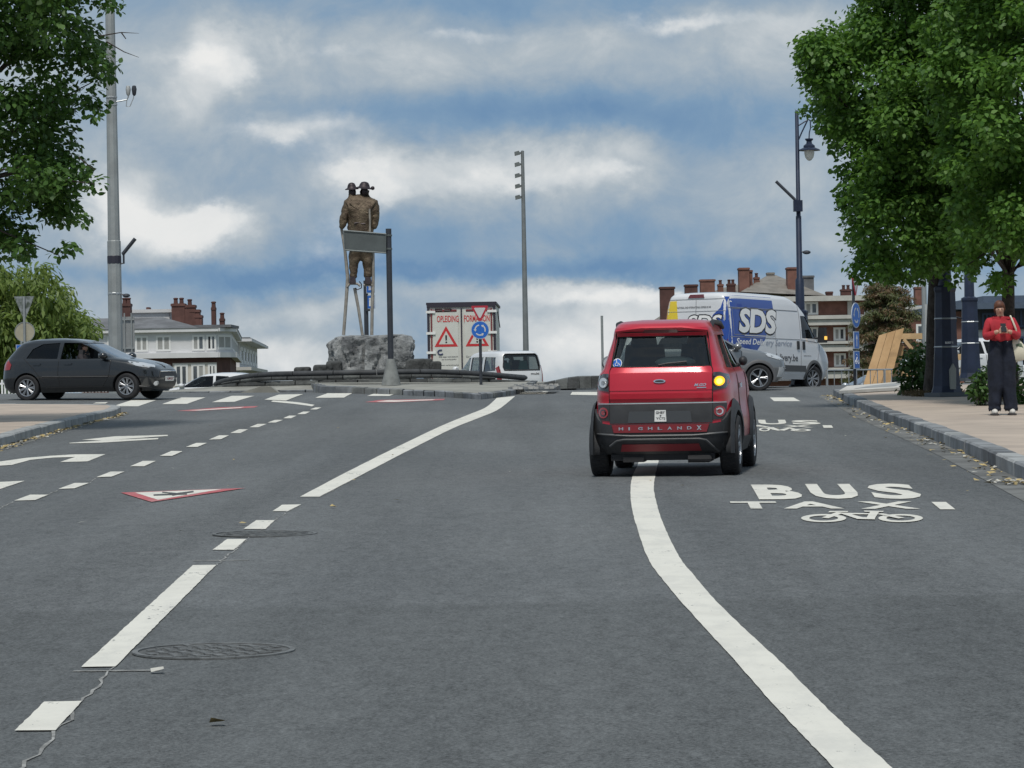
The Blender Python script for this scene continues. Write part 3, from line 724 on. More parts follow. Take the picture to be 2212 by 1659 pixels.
# ================================================================== vehicles
class Shell:
    """body surface from horizontal slices (z, rear x, front x, half width, squareness)"""
    def __init__(s, sl, n=46):
        out = []
        for i in range(len(sl) - 1):
            p = [sl[max(i - 1, 0)], sl[i], sl[i + 1], sl[min(i + 2, len(sl) - 1)]]
            for k in range(5):
                t = k / 5
                row = [p[1][j] + (p[2][j] - p[1][j]) * t for j in range(5)]
                for j in (1, 2, 3):     # soften the profile between slices
                    a, b, c, d = (q[j] for q in p)
                    row[j] = .5 * row[j] + .25 * (2 * b + (c - a) * t + (2 * a - 5 * b + 4 * c - d) * t * t + (3 * b - a - 3 * c + d) * t ** 3)
                out.append(row)
        out.append(list(sl[-1])); s.s = out; s.a = np.array(out)
    def at(s, z): return [float(np.interp(z, s.a[:, 0], s.a[:, j])) for j in range(1, 5)]
    def side(s, sg, inset=0):
        def fn(x, z, off=0):
            xr, xf, w_, n = s.at(z); q = min(.9995, abs((x - (xr + xf) / 2) / ((xf - xr) / 2)))
            y = w_ * (1 - q ** n) ** (1 / n); return Vector((x, sg * (y + off), z))
        return fn
    def rear(s):
        def fn(y, z, off=0):        # y: distance to the right as seen from behind
            xr, xf, w_, n = s.at(z); q = min(.9995, abs(y / w_)); return Vector(((xr + xf) / 2 - (xf - xr) / 2 * (1 - q ** n) ** (1 / n) - off, -y, z))
        return fn
    def front(s):
        def fn(y, z, off=0):        # y: distance to the right as seen from the front
            xr, xf, w_, n = s.at(z); q = min(.9995, abs(y / w_)); return Vector(((xr + xf) / 2 + (xf - xr) / 2 * (1 - q ** n) ** (1 / n) + off, y, z))
        return fn
    def loft(s, mb, z0=None, z1=None, inset=(0, 0, 0), m=72):
        rows = [r_ for r_ in s.s if (z0 is None or r_[0] >= z0) and (z1 is None or r_[0] <= z1)]
        if z0 is not None: rows = [[z0] + s.at(z0)] + rows
        if z1 is not None: rows = rows + [[z1] + s.at(z1)]
        vs = []
        for z, xr, xf, w_, n in rows:
            xr += inset[0]; xf -= inset[0]; w_ -= inset[1]
            for k in range(m):
                q = 2 * pi * (k + .5) / m; cx, cy = cos(q), sin(q)
                vs.append(((xr + xf) / 2 + (xf - xr) / 2 * math.copysign(abs(cx) ** (2 / n), cx), w_ * math.copysign(abs(cy) ** (2 / n), cy), z))
        L = len(rows); fs = [(i * m + k, i * m + (k + 1) % m, (i + 1) * m + (k + 1) % m, (i + 1) * m + k) for i in range(L - 1) for k in range(m)]
        fs += [tuple(range(m - 1, -1, -1)), tuple((L - 1) * m + k for k in range(m))]
        return mb.add(vs, fs)

CARGLASS = glass('car_glass', (.46, .50, .49)); CARGLASS_D = glass('car_glass_dark', (.06, .07, .075), .55); WINDSCREEN = glass('windscreen_glass', (.62, .68, .66), 1.3)
TAIL = mat('tail_lamp_red', (.28, .012, .015), .15, coat=1.0); LAMP = mat('lamp_clear', (.62, .64, .66), .12, .35, coat=1.0)
RIM = mat('alloy_rim', (.42, .43, .45), .3, .8); PLATE = mat('number_plate', (.75, .75, .73), .5); INK = mat('black_ink', (.02, .02, .025), .6); SEAT = mat('seat_cloth', (.03, .03, .034), .9)
GROOVE = mat('panel_gap', (.012, .012, .013), .8)

def wheel(par, x, y, r, w_, spokes, turn=0, rimm=None, rf=.66):
    sg = 1 if y > 0 else -1
    m = MB(); b = w_ / 2
    prof = [(r * rf, -b * .8), (r * .86, -b), (r * .95, -b * .93), (r, -b * .72), (r, b * .72), (r * .95, b * .93), (r * .86, b), (r * rf, b * .8)]
    m.lathe(prof, 36, axis='Y', caps=False)
    for k in range(40):
        q = 2 * pi * k / 40
        for dy in (-.5, 0, .5): m.box((r * 1.002 * cos(q + dy * .1), dy * b, r * 1.002 * sin(q + dy * .1)), (.012, b * .40, .012), rot=(0, -q, 0))
    o = m.build('wheel', RUBBER, par, smooth=40); o.location = (x, y, r); o.rotation_euler = (0, 0, turn)
    d = MB(); d.lathe([(.001, -b * .2), (r * rf, -b * .2), (r * rf, b * .2)], 30, axis='Y', caps=False); d.build('brake_disc', DARK, o)
    m = MB(); rr = r * rf
    m.lathe([(rr * 1.01, b * .84 * sg), (rr * .99, b * .93 * sg), (rr * .92, b * .9 * sg), (rr * .90, b * .3 * sg)], 36, axis='Y', caps=False)
    m.lathe([(rr * .001, b * .72 * sg), (rr * .16, b * .74 * sg), (rr * .22, b * .62 * sg), (rr * .22, b * .3 * sg)], 18, axis='Y', caps=False)
    for k in range(spokes):
        for dq in (-.10, .10):
            q = 2 * pi * k / spokes + dq; q2 = q - dq * .4; a = Vector((cos(q2), 0, sin(q2))); e = Vector((cos(q), 0, sin(q)))
            pth = [a * rr * .18 + Vector((0, b * .62 * sg, 0)), e * rr * .94 + Vector((0, b * .72 * sg, 0))]
            m.tube(pth, [rr * .055, rr * .065], 6)
    m.build('rim', rimm or RIM, o, smooth=40); return o

def car(name, label, cat, loc, rz, sl, paint, wins, wsc, rearw, axles, r, tw, pitch=0, group=None, zcowl=1.0, zroof=1.4, glassm=CARGLASS, hood=None, spokes=9, turn=0, seats=True, rimm=None, arch=None, rf=.66, well=.05, inset=.055, dark=None, track=0.0):
    """a complete car: body with real window openings and wheel wells, glass, seats and wheels"""
    t = thing(name, label, cat, loc, rz, group, pitch); S = Shell(sl)
    mb = MB(); S.loft(mb); me = mb.mesh('body', [paint, DARK], smooth=30); body = link('body', me)
    cut = []
    def cutter(m): cut.append(link('cutter', m.mesh('cutter', [DARK]))); cut[-1].hide_render = True
    m = MB(); S.loft(m, zcowl - .02, zroof, (inset, inset, 0), 40); cutter(m)
    L = max(x[2] for x in sl); mid = L * .5
    m = MB()
    for wn in wins: m.prism(wn, lambda a, b, d: (a, d, b), -2, 2)
    if wins: cutter(m)
    if wsc: m = MB().prism(wsc, lambda a, b, d: (d, a, b), mid + .1, L + 1); cutter(m)
    if rearw: m = MB().prism(rearw, lambda a, b, d: (d, -a, b), -1, mid - .15); cutter(m)
    wmax = max(x[3] for x in sl); m = MB()
    for ax in axles:
        for sg in (1, -1):
            m.lathe([(r + well, sg * (wmax - tw - .12)), (r + well, sg * (wmax + .4))], 28, (ax, 0, r), axis='Y')
    cutter(m)
    boolean(body, cut); body.data.polygons.foreach_set('use_smooth', [True] * len(body.data.polygons)); body.data.set_sharp_from_angle(angle=R(32)); body.parent = t
    for sg in (1, -1):
        for wn in wins:
            patch_into(MB(), wn, S.side(sg), .05, -.018, 0).build('side_window', glassm, t, smooth=60)
    if wsc: patch_into(MB(), wsc, S.front(), .06, -.018, 0).build('windscreen', WINDSCREEN, t, smooth=60)
    if rearw: patch_into(MB(), rearw, S.rear(), .06, -.018, 0).build('rear_window', glassm, t, smooth=60)
    for i, ax in enumerate(axles):
        for sg in (1, -1):
            wheel(t, ax, sg * (wmax + track - tw / 2 - .012), r, tw, spokes, turn if i == len(axles) - 1 else 0, rimm, rf)
            if arch:
                a_, proud = arch; m = MB(); n = 22; rows = []
                for k in range(n + 1):
                    q = -.32 + (pi + .64) * k / n; row = []
                    for rr, oo in ((r + well - .01, -.05), (r + well - .005, proud), (r + well + a_ * .7, proud), (r + well + a_, .003)):
                        x = ax + rr * cos(q); z = max(r + rr * sin(q), sl[0][0] + .02); p = S.side(sg)(x, z, 0); row.append((x, sg * (max(abs(p.y), wmax * .94) + oo), z))
                    rows.append(row)
                m.grid(rows).build('wheel_arch', dark or BLACKP, t, smooth=50)
    if seats:
        for sx in seats if isinstance(seats, (list, tuple)) else (L * .48, L * .27):
            for sy in (.34, -.34):
                m = MB(); zc = zcowl
                m.box((sx, sy * wmax / .85, zc + .06), (.12, .44, .32), (0, .15, 0), taper=.85)
                m.box((sx - .05, sy * wmax / .85, zc + .30), (.09, .26, .17), (0, .15, 0), taper=.8); m.tube([(sx - .02, sy * wmax / .85, zc + .15), (sx - .05, sy * wmax / .85, zc + .28)], .03, 6)
                m.build('seat', SEAT, t)
    return t, S, body
def line_on(mb, fn, pts, w_=.006, off=.002):
    """a thin raised seam along points of a surface"""
    q = []
    for a, b in zip(pts, pts[1:]):
        n = max(1, int(math.hypot(b[0] - a[0], b[1] - a[1]) / .06)); q += [(a[0] + (b[0] - a[0]) * i / n, a[1] + (b[1] - a[1]) * i / n) for i in range(n)]
    q.append(pts[-1]); return mb.tube([fn(a, b, off) for a, b in q], w_, 5)
def mirror(par, S, x, z, sg, m_, size=(.10, .20, .13), out=.13):
    p = S.side(sg)(x, z, 0); m = MB(); m.ball((x + .02, p.y + sg * out, z + .06), 1, 12, 8, (size[0] * .8, size[1] / 2, size[2] / 2)); m.tube([p + Vector((0, -sg * .03, 0)), (x, p.y + sg * (out - .04), z + .03)], .022, 6)
    o = m.build('mirror', m_, par, smooth=50)
    if size[0] < .09: return
    MB().lathe([(.001, 0), (.055, 0)], 14, (x - size[0] * .72, p.y + sg * out, z + .06), caps=False, axis='X').build('mirror_glass', LAMP, o)

# ------------------------------------------------------------------ the red microcar
RED = mat('red_metallic_paint', (.50, .014, .034), .32, .2, coat=.55, var=.04, vscale=.8)
RED.node_tree.nodes['Principled BSDF'].inputs['Coat Roughness'].default_value = .16
RED_D = mat('dull_red_plastic', (.20, .018, .025), .45)
CLAD = mat('grey_black_cladding', (.030, .031, .034), .6, var=.2, vscale=6, bump=.15, bscale=120)
YAW = R(90 - 8.5)
rp = G(1430, 1031); rcar_loc = (rp.x, rp.y, H(rp.x, rp.y))
sl = [(.20, .13, 2.84, .64, 6), (.30, .04, 2.95, .69, 7), (.42, .0, 3.0, .702, 7), (.54, .0, 3.0, .698, 7), (.66, .0, 3.0, .678, 7), (.715, .012, 3.0, .672, 7), (.80, .0, 2.97, .668, 7),
      (.90, .02, 2.86, .660, 7), (.99, .04, 2.66, .640, 7), (1.05, .075, 2.36, .598, 7), (1.20, .135, 2.05, .545, 7), (1.34, .20, 1.80, .502, 7), (1.395, .165, 1.74, .488, 7), (1.435, .16, 1.68, .474, 7),
      (1.475, .22, 1.55, .45, 6), (1.50, .34, 1.40, .40, 5), (1.515, .62, 1.15, .25, 4)]
rcar, S, body = car('microcar', 'small red two-seater car seen from behind with right indicator lit', 'car', rcar_loc, YAW, sl, RED,
    [[(.50, 1.04), (1.02, 1.03), (1.10, 1.36), (.66, 1.355)], [(1.10, 1.03), (2.10, 1.03), (1.74, 1.34), (1.17, 1.365)]],
    [(-.52, 1.07), (.52, 1.07), (.42, 1.36), (-.42, 1.36)], [(-.478, 1.062), (.478, 1.062), (.468, 1.12), (.425, 1.352), (-.425, 1.352), (-.468, 1.12)],
    (.46, 2.42), .29, .185, pitch=math.atan(GR), zcowl=1.045, zroof=1.40, glassm=glass('clear_car_glass', (.70, .75, .73)), spokes=7, seats=(1.3,), arch=(.11, .034), dark=CLAD, track=.034)
re, rs, ls = S.rear(), S.side(-1), S.side(1)
# tailgate seams and creases
m = MB(); TG = .497
for sg in (-1, 1): line_on(m, re, [(sg * .44, 1.40), (sg * .485, 1.06), (sg * TG, 1.03), (sg * TG, .54)], .005)
line_on(m, re, [(-TG, .715), (TG, .715)], .006); line_on(m, re, [(-.44, 1.395), (.44, 1.395)], .005)
m.build('tailgate_seam', GROOVE, rcar)
patch_into(MB(), [(-.493, .835), (.493, .835), (.493, .995), (.40, 1.005), (-.40, 1.005), (-.493, .995)], re, .05, .008, .02).build('tailgate_panel', RED, rcar, smooth=40)
patch_into(MB(), [(-.493, .755), (.493, .755), (.493, .805), (-.493, .805)], re, .05, .014, .03).build('tailgate_ridge', RED, rcar, smooth=40)
patch_into(MB(), [(-.62, .705), (.62, .705), (.62, .716), (-.62, .716)], re, .05, .014, .02).build('bright_strip', STEEL, rcar, smooth=60)
patch_into(MB(), [(-.485, 1.05), (.485, 1.05), (.475, 1.12), (.435, 1.36), (-.435, 1.36), (-.475, 1.12)], re, .08, -.026, 0)
m = MB(); line_on(m, re, [(-.478, 1.062), (.478, 1.062), (.468, 1.12), (.425, 1.352), (-.425, 1.352), (-.468, 1.12), (-.478, 1.062)], .007, -.002); m.build('window_seal', GROOVE, rcar)
patch_into(MB(), [(-.17, 1.385), (.165, 1.385), (.155, 1.418), (-.16, 1.418)], re, .04, .012, .03).build('brake_light', mat('dark_red_lens', (.10, .008, .012), .2, coat=1), rcar, smooth=50)
m = MB(); line_on(m, re, [(-.44, 1.405), (-.2, 1.432), (.2, 1.432), (.44, 1.405)], .018, .012); m.build('roof_spoiler', RED, rcar, smooth=50)
# rear wiper
m = MB(); line_on(m, re, [(-.02, 1.075), (.06, 1.09), (.25, 1.105)], .009, .012); m.build('rear_wiper', BLACKP, rcar)
# lower black panel, bumper, bands
patch_into(MB(), [(-.495, .52), (.495, .52), (.495, .700), (-.495, .700)], re, .05, .010, .02).build('lower_panel', CLAD, rcar, smooth=50)
for sg in (-1, 1):
    patch_into(MB(), [(sg * .50, .545), (sg * .615, .555), (sg * .625, .700), (sg * .50, .700)], re, .03, .010, .02).build('lamp_surround', CLAD, rcar, smooth=50)
patch_into(MB(), [(-.32, .525), (.30, .525), (.285, .635), (-.305, .635)], re, .05, .016, .02).build('plate_recess', mat('slate_plastic', (.055, .06, .066), .5), rcar, smooth=60)
o = patch_into(MB(), [(-.06, .535), (.055, .535), (.05, .645), (-.055, .645)], re, .05, .024, .012).build('number_plate', PLATE, rcar)
m = MB(); text_into(m, 'GHBY', re, -.045, .042, .608, .634, .026, .02); text_into(m, '*', re, -.01, .01, .582, .600, .026, .02); text_into(m, 'YCTJ', re, -.045, .042, .550, .576, .026, .02); m.build('plate_characters', INK, o)
bump = [(-.655, .22), (.655, .22), (.688, .34), (.690, .50), (.665, .56), (.61, .53), (.50, .512), (-.50, .512), (-.61, .53), (-.665, .56), (-.690, .50), (-.688, .34)]
patch_into(MB(), bump, re, .05, .022, .05).build('rear_bumper', CLAD, rcar, smooth=50)
m = MB(); line_on(m, re, [(-.685, .425), (-.3, .40), (.3, .40), (.685, .425)], .012, .022); line_on(m, re, [(-.50, .30), (-.43, .352), (-.36, .365), (.36, .365), (.43, .352), (.54, .24)], .012, .026); m.build('bumper_moulding', mat('scuffed_plastic', (.07, .072, .076), .5), rcar, smooth=50)
o = patch_into(MB(), [(-.455, .432), (.44, .432), (.465, .508), (-.475, .508)], re, .05, .034, .02).build('name_band', RED_D, rcar, smooth=50)
for i, ch in enumerate('HIGHLAND'):
    u = -.405 + i * .094; text_into(MB(), ch, re, u, u + (.016 if ch == 'I' else .044), .456, .486, .037, .03).build('letter', CHROME, o)
text_into(MB(), 'X', re, .345, .392, .450, .494, .037, .05).build('letter', CHROME, o)
patch_into(MB(), [(-.40, .248), (.38, .248), (.36, .318), (-.38, .318)], re, .05, .034, .02).build('bumper_insert', RED_D, rcar, smooth=50)
m = MB(); m.box((.5, .0, .19), (.8, 1.0, .06)); m.tube([(.06, -.25, .17), (.06, -.45, .17), (.3, -.45, .17)], .035, 8); m.box((.2, .28, .17), (.25, .2, .05)); m.build('underbody', DARK, rcar)
for sg in (-1, 1):
    patch_into(MB(), [(.14, .27), (.15, .40), (.19, .56), (.26, .66), (.14, .61), (.06, .54), (.06, .40), (.11, .27)], S.side(sg), .03, .022, .04).build('bumper_corner', CLAD, rcar, smooth=60)
# lamps
AMBER = mat('lit_indicator', (.8, .35, .01), .3, emit=(1.0, .48, .012, 1.15)); AMBER2 = mat('indicator_core', (.9, .6, .05), .3, emit=(1.0, .80, .12, 2.2)); LENS = mat('smoked_lamp', (.02, .02, .022), .12, coat=1.0)
for sg in (-1, 1):
    hs = patch_into(MB(), [(sg * .502, .825), (sg * .615, .845), (sg * .645, .90), (sg * .632, .975), (sg * .56, 1.002), (sg * .505, 1.0)], re, .025, .014, .03).build('tail_lamp', LENS, rcar, smooth=60)
    patch_into(MB(), circ(sg * .562, .915, .058, 24), re, .02, .022, .012).build('lamp_ring', mat('grey_ring', (.12, .12, .13), .3, .5), hs, smooth=60)
    if sg == 1:
        patch_into(MB(), circ(sg * .562, .915, .046, 24), re, .02, .028, .012).build('indicator_lens', AMBER, hs, smooth=60); patch_into(MB(), circ(sg * .562, .912, .027, 20), re, .02, .032, .012).build('bulb', AMBER2, hs, smooth=60)
    else:
        patch_into(MB(), circ(sg * .562, .915, .048, 24), re, .02, .028, .012).build('indicator_lens', LAMP, hs, smooth=60)
        patch_into(MB(), circ(sg * .562, .915, .020, 16), re, .02, .034, .012).build('bulb', mat('grey_bulb', (.35, .36, .37), .2, .5), hs, smooth=60)
    fs_ = patch_into(MB(), circ(sg * .562, .625, .052, 22), re, .02, .016, .012).build('fog_lamp', TAIL, rcar, smooth=60)
    patch_into(MB(), circ(sg * .562, .625, .034, 20), re, .02, .020, .01).build('fog_lens', LENS if sg < 0 else LAMP, fs_, smooth=60)
    patch_into(MB(), circ(sg * .562, .625, .022, 16), re, .02, .023, .01).build('fog_bulb', TAIL, fs_, smooth=60)
    # roof rail and door mirror
    m = MB(); m.tube([S.side(-sg)(.50, 1.43, -.02), S.side(-sg)(.56, 1.475, .01), S.side(-sg)(.75, 1.485, .02), S.side(-sg)(1.2, 1.475, .03), S.side(-sg)(1.38, 1.43, .02)], [.02, .024, .026, .026, .02], 8); m.build('roof_rail', BLACKP, rcar, smooth=50)
    mirror(rcar, S, 1.98, 1.03, -sg, mat('grey_mirror_shell', (.16, .165, .17), .4) if sg < 0 else BLACKP, (.10, .17, .15) if sg < 0 else (.08, .09, .10), .11 if sg < 0 else .035)
    # side: door seam, sill, handle
    f = S.side(sg); m = MB()
    line_on(m, f, [(1.07, 1.03), (1.05, .75), (1.05, .34), (1.98, .34), (2.05, .60), (2.12, 1.03)], .005); m.build('door_seam', GROOVE, rcar)
    patch_into(MB(), [(.82, .20), (2.05, .20), (2.05, .33), (.82, .36)], f, .08, .03, .05).build('sill_cladding', CLAD, rcar, smooth=50)
    patch_into(MB(), [(1.12, .83), (1.32, .84), (1.32, .88), (1.12, .875)], f, .08, .02, .03).build('door_handle', CHROME, rcar, smooth=50)
    patch_into(MB(), [(.86, .37), (1.0, .37), (1.0, .52), (.9, .55)], f, .05, .012, .02).build('side_trim', RED_D, rcar, smooth=50)
# oval badge and script badge on the tailgate
patch_into(MB(), circ(-.008, .922, .058, 24, .018), re, .03, .020, .014).build('badge', CHROME, rcar, smooth=60)
patch_into(MB(), circ(-.008, .922, .044, 20, .010), re, .03, .024, .01).build('badge_field', INK, rcar, smooth=60)
m = MB(); text_into(m, 'M.GO', re, .325, .44, .868, .895, .014, .03, .35); patch_into(m, [(.35, .850), (.44, .852), (.44, .860), (.35, .858)], re, .05, .016, .008); m.build('script_badge', CHROME, rcar)
# blue disc sticker with a wheelchair sign
BLUE = mat('sign_blue', (.02, .13, .50), .4); WHITE = mat('sign_white', (.80, .80, .79), .45)
stk = patch_into(MB(), circ(-.425, 1.100, .047, 24), re, .03, -.008, .003).build('disc_sticker', WHITE, rcar)
patch_into(MB(), circ(-.425, 1.100, .041, 24), re, .03, -.006, .003).build('sticker_field', BLUE, stk)
m = MB(); line_on(m, re, [(-.432, 1.125), (-.428, 1.102), (-.41, 1.100), (-.40, 1.080)], .0035, -.004)
line_on(m, re, [(-.436, 1.105), (-.446, 1.092), (-.438, 1.076), (-.42, 1.076), (-.414, 1.088)], .003, -.004); m.add([re(a, b, -.003) for a, b in circ(-.434, 1.133, .006, 8)], [tuple(range(8))]); m.build('wheelchair_sign', WHITE, stk)
# parcel shelf and things behind the seats
m = MB(); m.box((.42, 0, 1.03), (.5, .8, .03)); m.build('parcel_shelf', SEAT, rcar); m = MB(); m.box((1.78, 0, 1.09), (.35, .9, .08)); m.build('dashboard', SEAT, rcar)
m = MB(); m.ball((.50, -.10, 1.10), 1, 12, 8, (.08, .20, .055)); m.build('folded_cloth', mat('pale_cloth', (.36, .41, .38), .9), rcar, smooth=60)

# ------------------------------------------------------------------ the dark hatchback crossing on the left
HATCH = [(.18, .16, 3.84, .76, 6), (.30, .04, 3.98, .835, 6), (.50, .0, 4.03, .86, 6), (.68, .015, 4.0, .862, 6), (.78, .03, 3.88, .858, 6), (.86, .05, 3.66, .85, 6), (.93, .08, 3.34, .835, 6), (.985, .12, 3.02, .80, 6),
         (1.12, .23, 2.70, .745, 6), (1.26, .35, 2.42, .685, 6), (1.36, .46, 2.20, .63, 5.5), (1.42, .62, 1.98, .56, 5), (1.455, .85, 1.70, .45, 4), (1.47, 1.1, 1.5, .25, 3)]
HW = [[(1.60, .965), (2.82, .965), (2.62, 1.06), (2.28, 1.275), (2.10, 1.345), (1.64, 1.36)], [(.72, 1.0), (1.52, .975), (1.54, 1.36), (1.10, 1.335), (.86, 1.22)]]
HWS = [(-.70, 1.0), (.70, 1.0), (.60, 1.34), (-.60, 1.34)]; HRW = [(-.60, 1.03), (.60, 1.03), (.54, 1.34), (-.54, 1.34)]
GREY = mat('anthracite_paint', (.016, .018, .021), .25, .3, coat=1.0)
def hatch_details(t, S, plate_f=True, dark=BLACKP, badge=True):
    fr, re_ = S.front(), S.rear()
    for sg in (1, -1):
        f = S.side(sg)
        m = MB(); line_on(m, f, [(1.57, .97), (1.55, .6), (1.60, .30), (2.68, .30), (2.84, .55), (2.90, .93)], .006); line_on(m, f, [(.66, 1.0), (.90, .78), (1.16, .45), (1.25, .30), (1.60, .30)], .006); m.build('door_seam', GROOVE, t)
        m = MB(); line_on(m, f, [(1.15, .56), (2.82, .53)], .014, .004); m.build('rubbing_strip', BLACKP, t)
        for hx in (1.72, .92): patch_into(MB(), [(hx, .835), (hx + .19, .84), (hx + .19, .872), (hx, .868)], f, .08, .025, .03).build('door_handle', t.children[0].data.materials[0], t, smooth=50)
        hl = [(sg * .46, .80), (sg * .60, .735), (sg * .74, .765), (sg * .80, .85), (sg * .78, .885), (sg * .62, .86)]
        patch_into(MB(), hl, fr, .05, .012, .03).build('headlight', LAMP, t, smooth=60)
        side_l = [(3.30, .905), (3.58, .84), (3.86, .755), (3.80, .73), (3.52, .78), (3.36, .85)]
        patch_into(MB(), side_l, f, .06, .012, .03).build('headlight', LAMP, t, smooth=60)
        patch_into(MB(), [(.09, .99), (.04, .72), (.30, .74), (.34, .86), (.22, .985)], f, .06, .012, .03).build('tail_lamp', TAIL, t, smooth=60)
        patch_into(MB(), circ(sg * .62, .36, .055, 16), fr, .04, .012, .03).build('fog_light', LAMP, t, smooth=60)
        mirror(t, S, 2.72, .97, sg, t.children[0].data.materials[0], (.13, .22, .17), .12)
    patch_into(MB(), [(-.58, .50), (.58, .50), (.50, .655), (-.50, .655)], fr, .06, .012, .03).build('upper_grille', dark, t, smooth=50)
    patch_into(MB(), [(-.56, .24), (.56, .24), (.62, .44), (-.62, .44)], fr, .06, .012, .03).build('lower_grille', dark, t, smooth=50)
    m = MB(); line_on(m, fr, [(-.5, .645), (0, .652), (.5, .645)], .014, .012); m.build('grille_strip', CHROME, t)
    if badge: patch_into(MB(), circ(0, .80, .075, 16), fr, .04, .012, .02).build('badge', CHROME, t, smooth=60); patch_into(MB(), circ(0, .80, .055, 16), fr, .04, .016, .02).build('badge_field', INK, t, smooth=60)
    if plate_f:
        o = patch_into(MB(), [(-.26, .415), (.26, .415), (.26, .525), (-.26, .525)], fr, .1, .03, .02).build('number_plate', PLATE, t)
        m = MB(); text_into(m, '1-LIM-217', fr, -.21, .21, .44, .50, .034, .02); m.build('plate_characters', mat('plate_red', (.25, .02, .03), .5), o)
    m = MB(); line_on(m, fr, [(-.80, .30), (-.6, .25), (0, .235), (.6, .25), (.80, .30)], .025, .0); m.build('lip', BLACKP, t)
PX = P(190, 846, 76.3).x
def hatch(name, label, loc, rz, paint, glassm, sl=HATCH, turn=0, group=None, open_front=False, badge=True, plate=True, pitch=0):
    wins = HW
    t, S, b = car(name, label, 'car', loc, rz, sl, paint, wins, HWS, HRW, (.74, 3.28), .305, .19, zcowl=.965, zroof=1.395, glassm=glassm, spokes=9, turn=turn, seats=(2.0, 1.02), rf=.68, group=group, pitch=pitch)
    hatch_details(t, S, plate, badge=badge)
    if open_front:
        for o in [c for c in t.children if c.name.startswith('side_window')]:
            xs = [v.co.x for v in o.data.vertices]
            if max(xs) > 2.5 and o.data.vertices[0].co.y < 0: bpy.data.objects.remove(o)
    return t, S, b
dk, S2, b2_ = hatch('hatchback', 'dark grey five-door hatchback on the roundabout at left with its front window open', (PX - 1.90, 76.9, H(PX, 76.3)), R(-15), GREY, CARGLASS_D, turn=R(-8), open_front=True)

# ------------------------------------------------------------------ grey car in front of the van
SILV = mat('silver_grey_paint', (.26, .265, .27), .28, .7, coat=1.0)
g_ = P(1648, 846, 78.0)
SUVS = [(z * 1.06 + .03, a, b, w_ * 1.04, n) for z, a, b, w_, n in HATCH]
gt, S3, b3 = car('crossover_car', 'silver grey crossover heading right between the red car and the van', 'car', (g_.x - 3.39, 79.3, H(g_.x, 78)), R(8), SUVS, SILV,
    [[(x, z * 1.06 + .03) for x, z in wn] for wn in HW], [(y * 1.03, z * 1.06 + .03) for y, z in HWS], [(y, z * 1.06 + .03) for y, z in HRW], (.74, 3.28), .33, .20, zcowl=1.05, zroof=1.50, glassm=CARGLASS_D, spokes=5, seats=(2.0, 1.02), rf=.70, arch=(.07, .02), dark=mat('grey_cladding', (.10, .10, .105), .6))
fr, f = S3.front(), S3.side(-1)
for sg in (1, -1):
    patch_into(MB(), [(3.42, .97), (3.62, .93), (3.90, .82), (3.84, .76), (3.5, .86)], S3.side(sg), .06, .014, .03).build('headlight', LAMP, gt, smooth=60)
    patch_into(MB(), [(sg * .45, .80), (sg * .60, .74), (sg * .78, .80), (sg * .80, .9), (sg * .62, .9)], fr, .05, .014, .03).build('headlight', LAMP, gt, smooth=60)
    patch_into(MB(), [(sg * .55, .34), (sg * .78, .34), (sg * .80, .58), (sg * .72, .60)], fr, .05, .014, .03).build('fog_light', LAMP, gt, smooth=60)
    m = MB(); line_on(m, S3.side(sg), [(2.86, 1.0), (2.80, .6), (2.68, .35), (1.60, .35), (1.57, 1.0)], .006); m.build('door_seam', GROOVE, gt)
    mirror(gt, S3, 2.72, 1.05, sg, SILV, (.13, .22, .17), .12)
patch_into(MB(), [(-.58, .52), (.58, .52), (.50, .70), (-.50, .70)], fr, .06, .012, .03).build('grille', BLACKP, gt, smooth=50)
for k in range(3):
    m = MB(); line_on(m, fr, [(-.55, .555 + k * .05), (.55, .555 + k * .05)], .01, .016); m.build('grille_bar', CHROME, gt)

# ------------------------------------------------------------------ the delivery van
VWHITE = mat('white_van_paint', (.66, .67, .69), .3, coat=.8, var=.03, vscale=1); VBLUE = mat('blue_livery', (.014, .060, .31), .35, coat=.6); VYEL = mat('yellow_livery', (.75, .56, .03), .4, coat=.5); VORA = mat('orange_livery', (.75, .33, .06), .4, coat=.5)
VANS = [(.32, .08, 5.22, .95, 12), (.48, .02, 5.38, 1.01, 14), (.80, 0, 5.40, 1.025, 14), (1.02, 0, 5.30, 1.025, 14), (1.20, 0, 5.06, 1.025, 14), (1.36, .0, 4.74, 1.015, 14), (1.70, .02, 4.46, .99, 14), (2.05, .04, 4.16, .95, 14),
        (2.26, .05, 3.90, .92, 12), (2.40, .07, 3.62, .885, 10), (2.48, .14, 3.42, .82, 8), (2.52, .45, 3.0, .62, 5)]
v_ = P(1580, 846, 82.0)
van, SV, bv = car('delivery_van', 'white and blue delivery van turning on the roundabout with yellow rear corner', 'van', (v_.x - .95, 81.4, H(v_.x, 82) - .02), R(56), VANS, VWHITE,
    [[(3.78, 1.40), (4.62, 1.40), (4.34, 1.74), (4.10, 1.99), (3.78, 1.99)]], [(-.88, 1.40), (.88, 1.40), (.82, 2.05), (-.82, 2.05)], None, (.92, 4.42), .345, .22, zcowl=1.38, zroof=2.36, glassm=CARGLASS_D, spokes=8, turn=R(-14), seats=(3.5,), arch=(.08, .02), dark=mat('grey_bumper_plastic', (.075, .077, .08), .6), pitch=R(-1.2), well=.07)
vs_, vr = SV.side(-1), SV.rear()
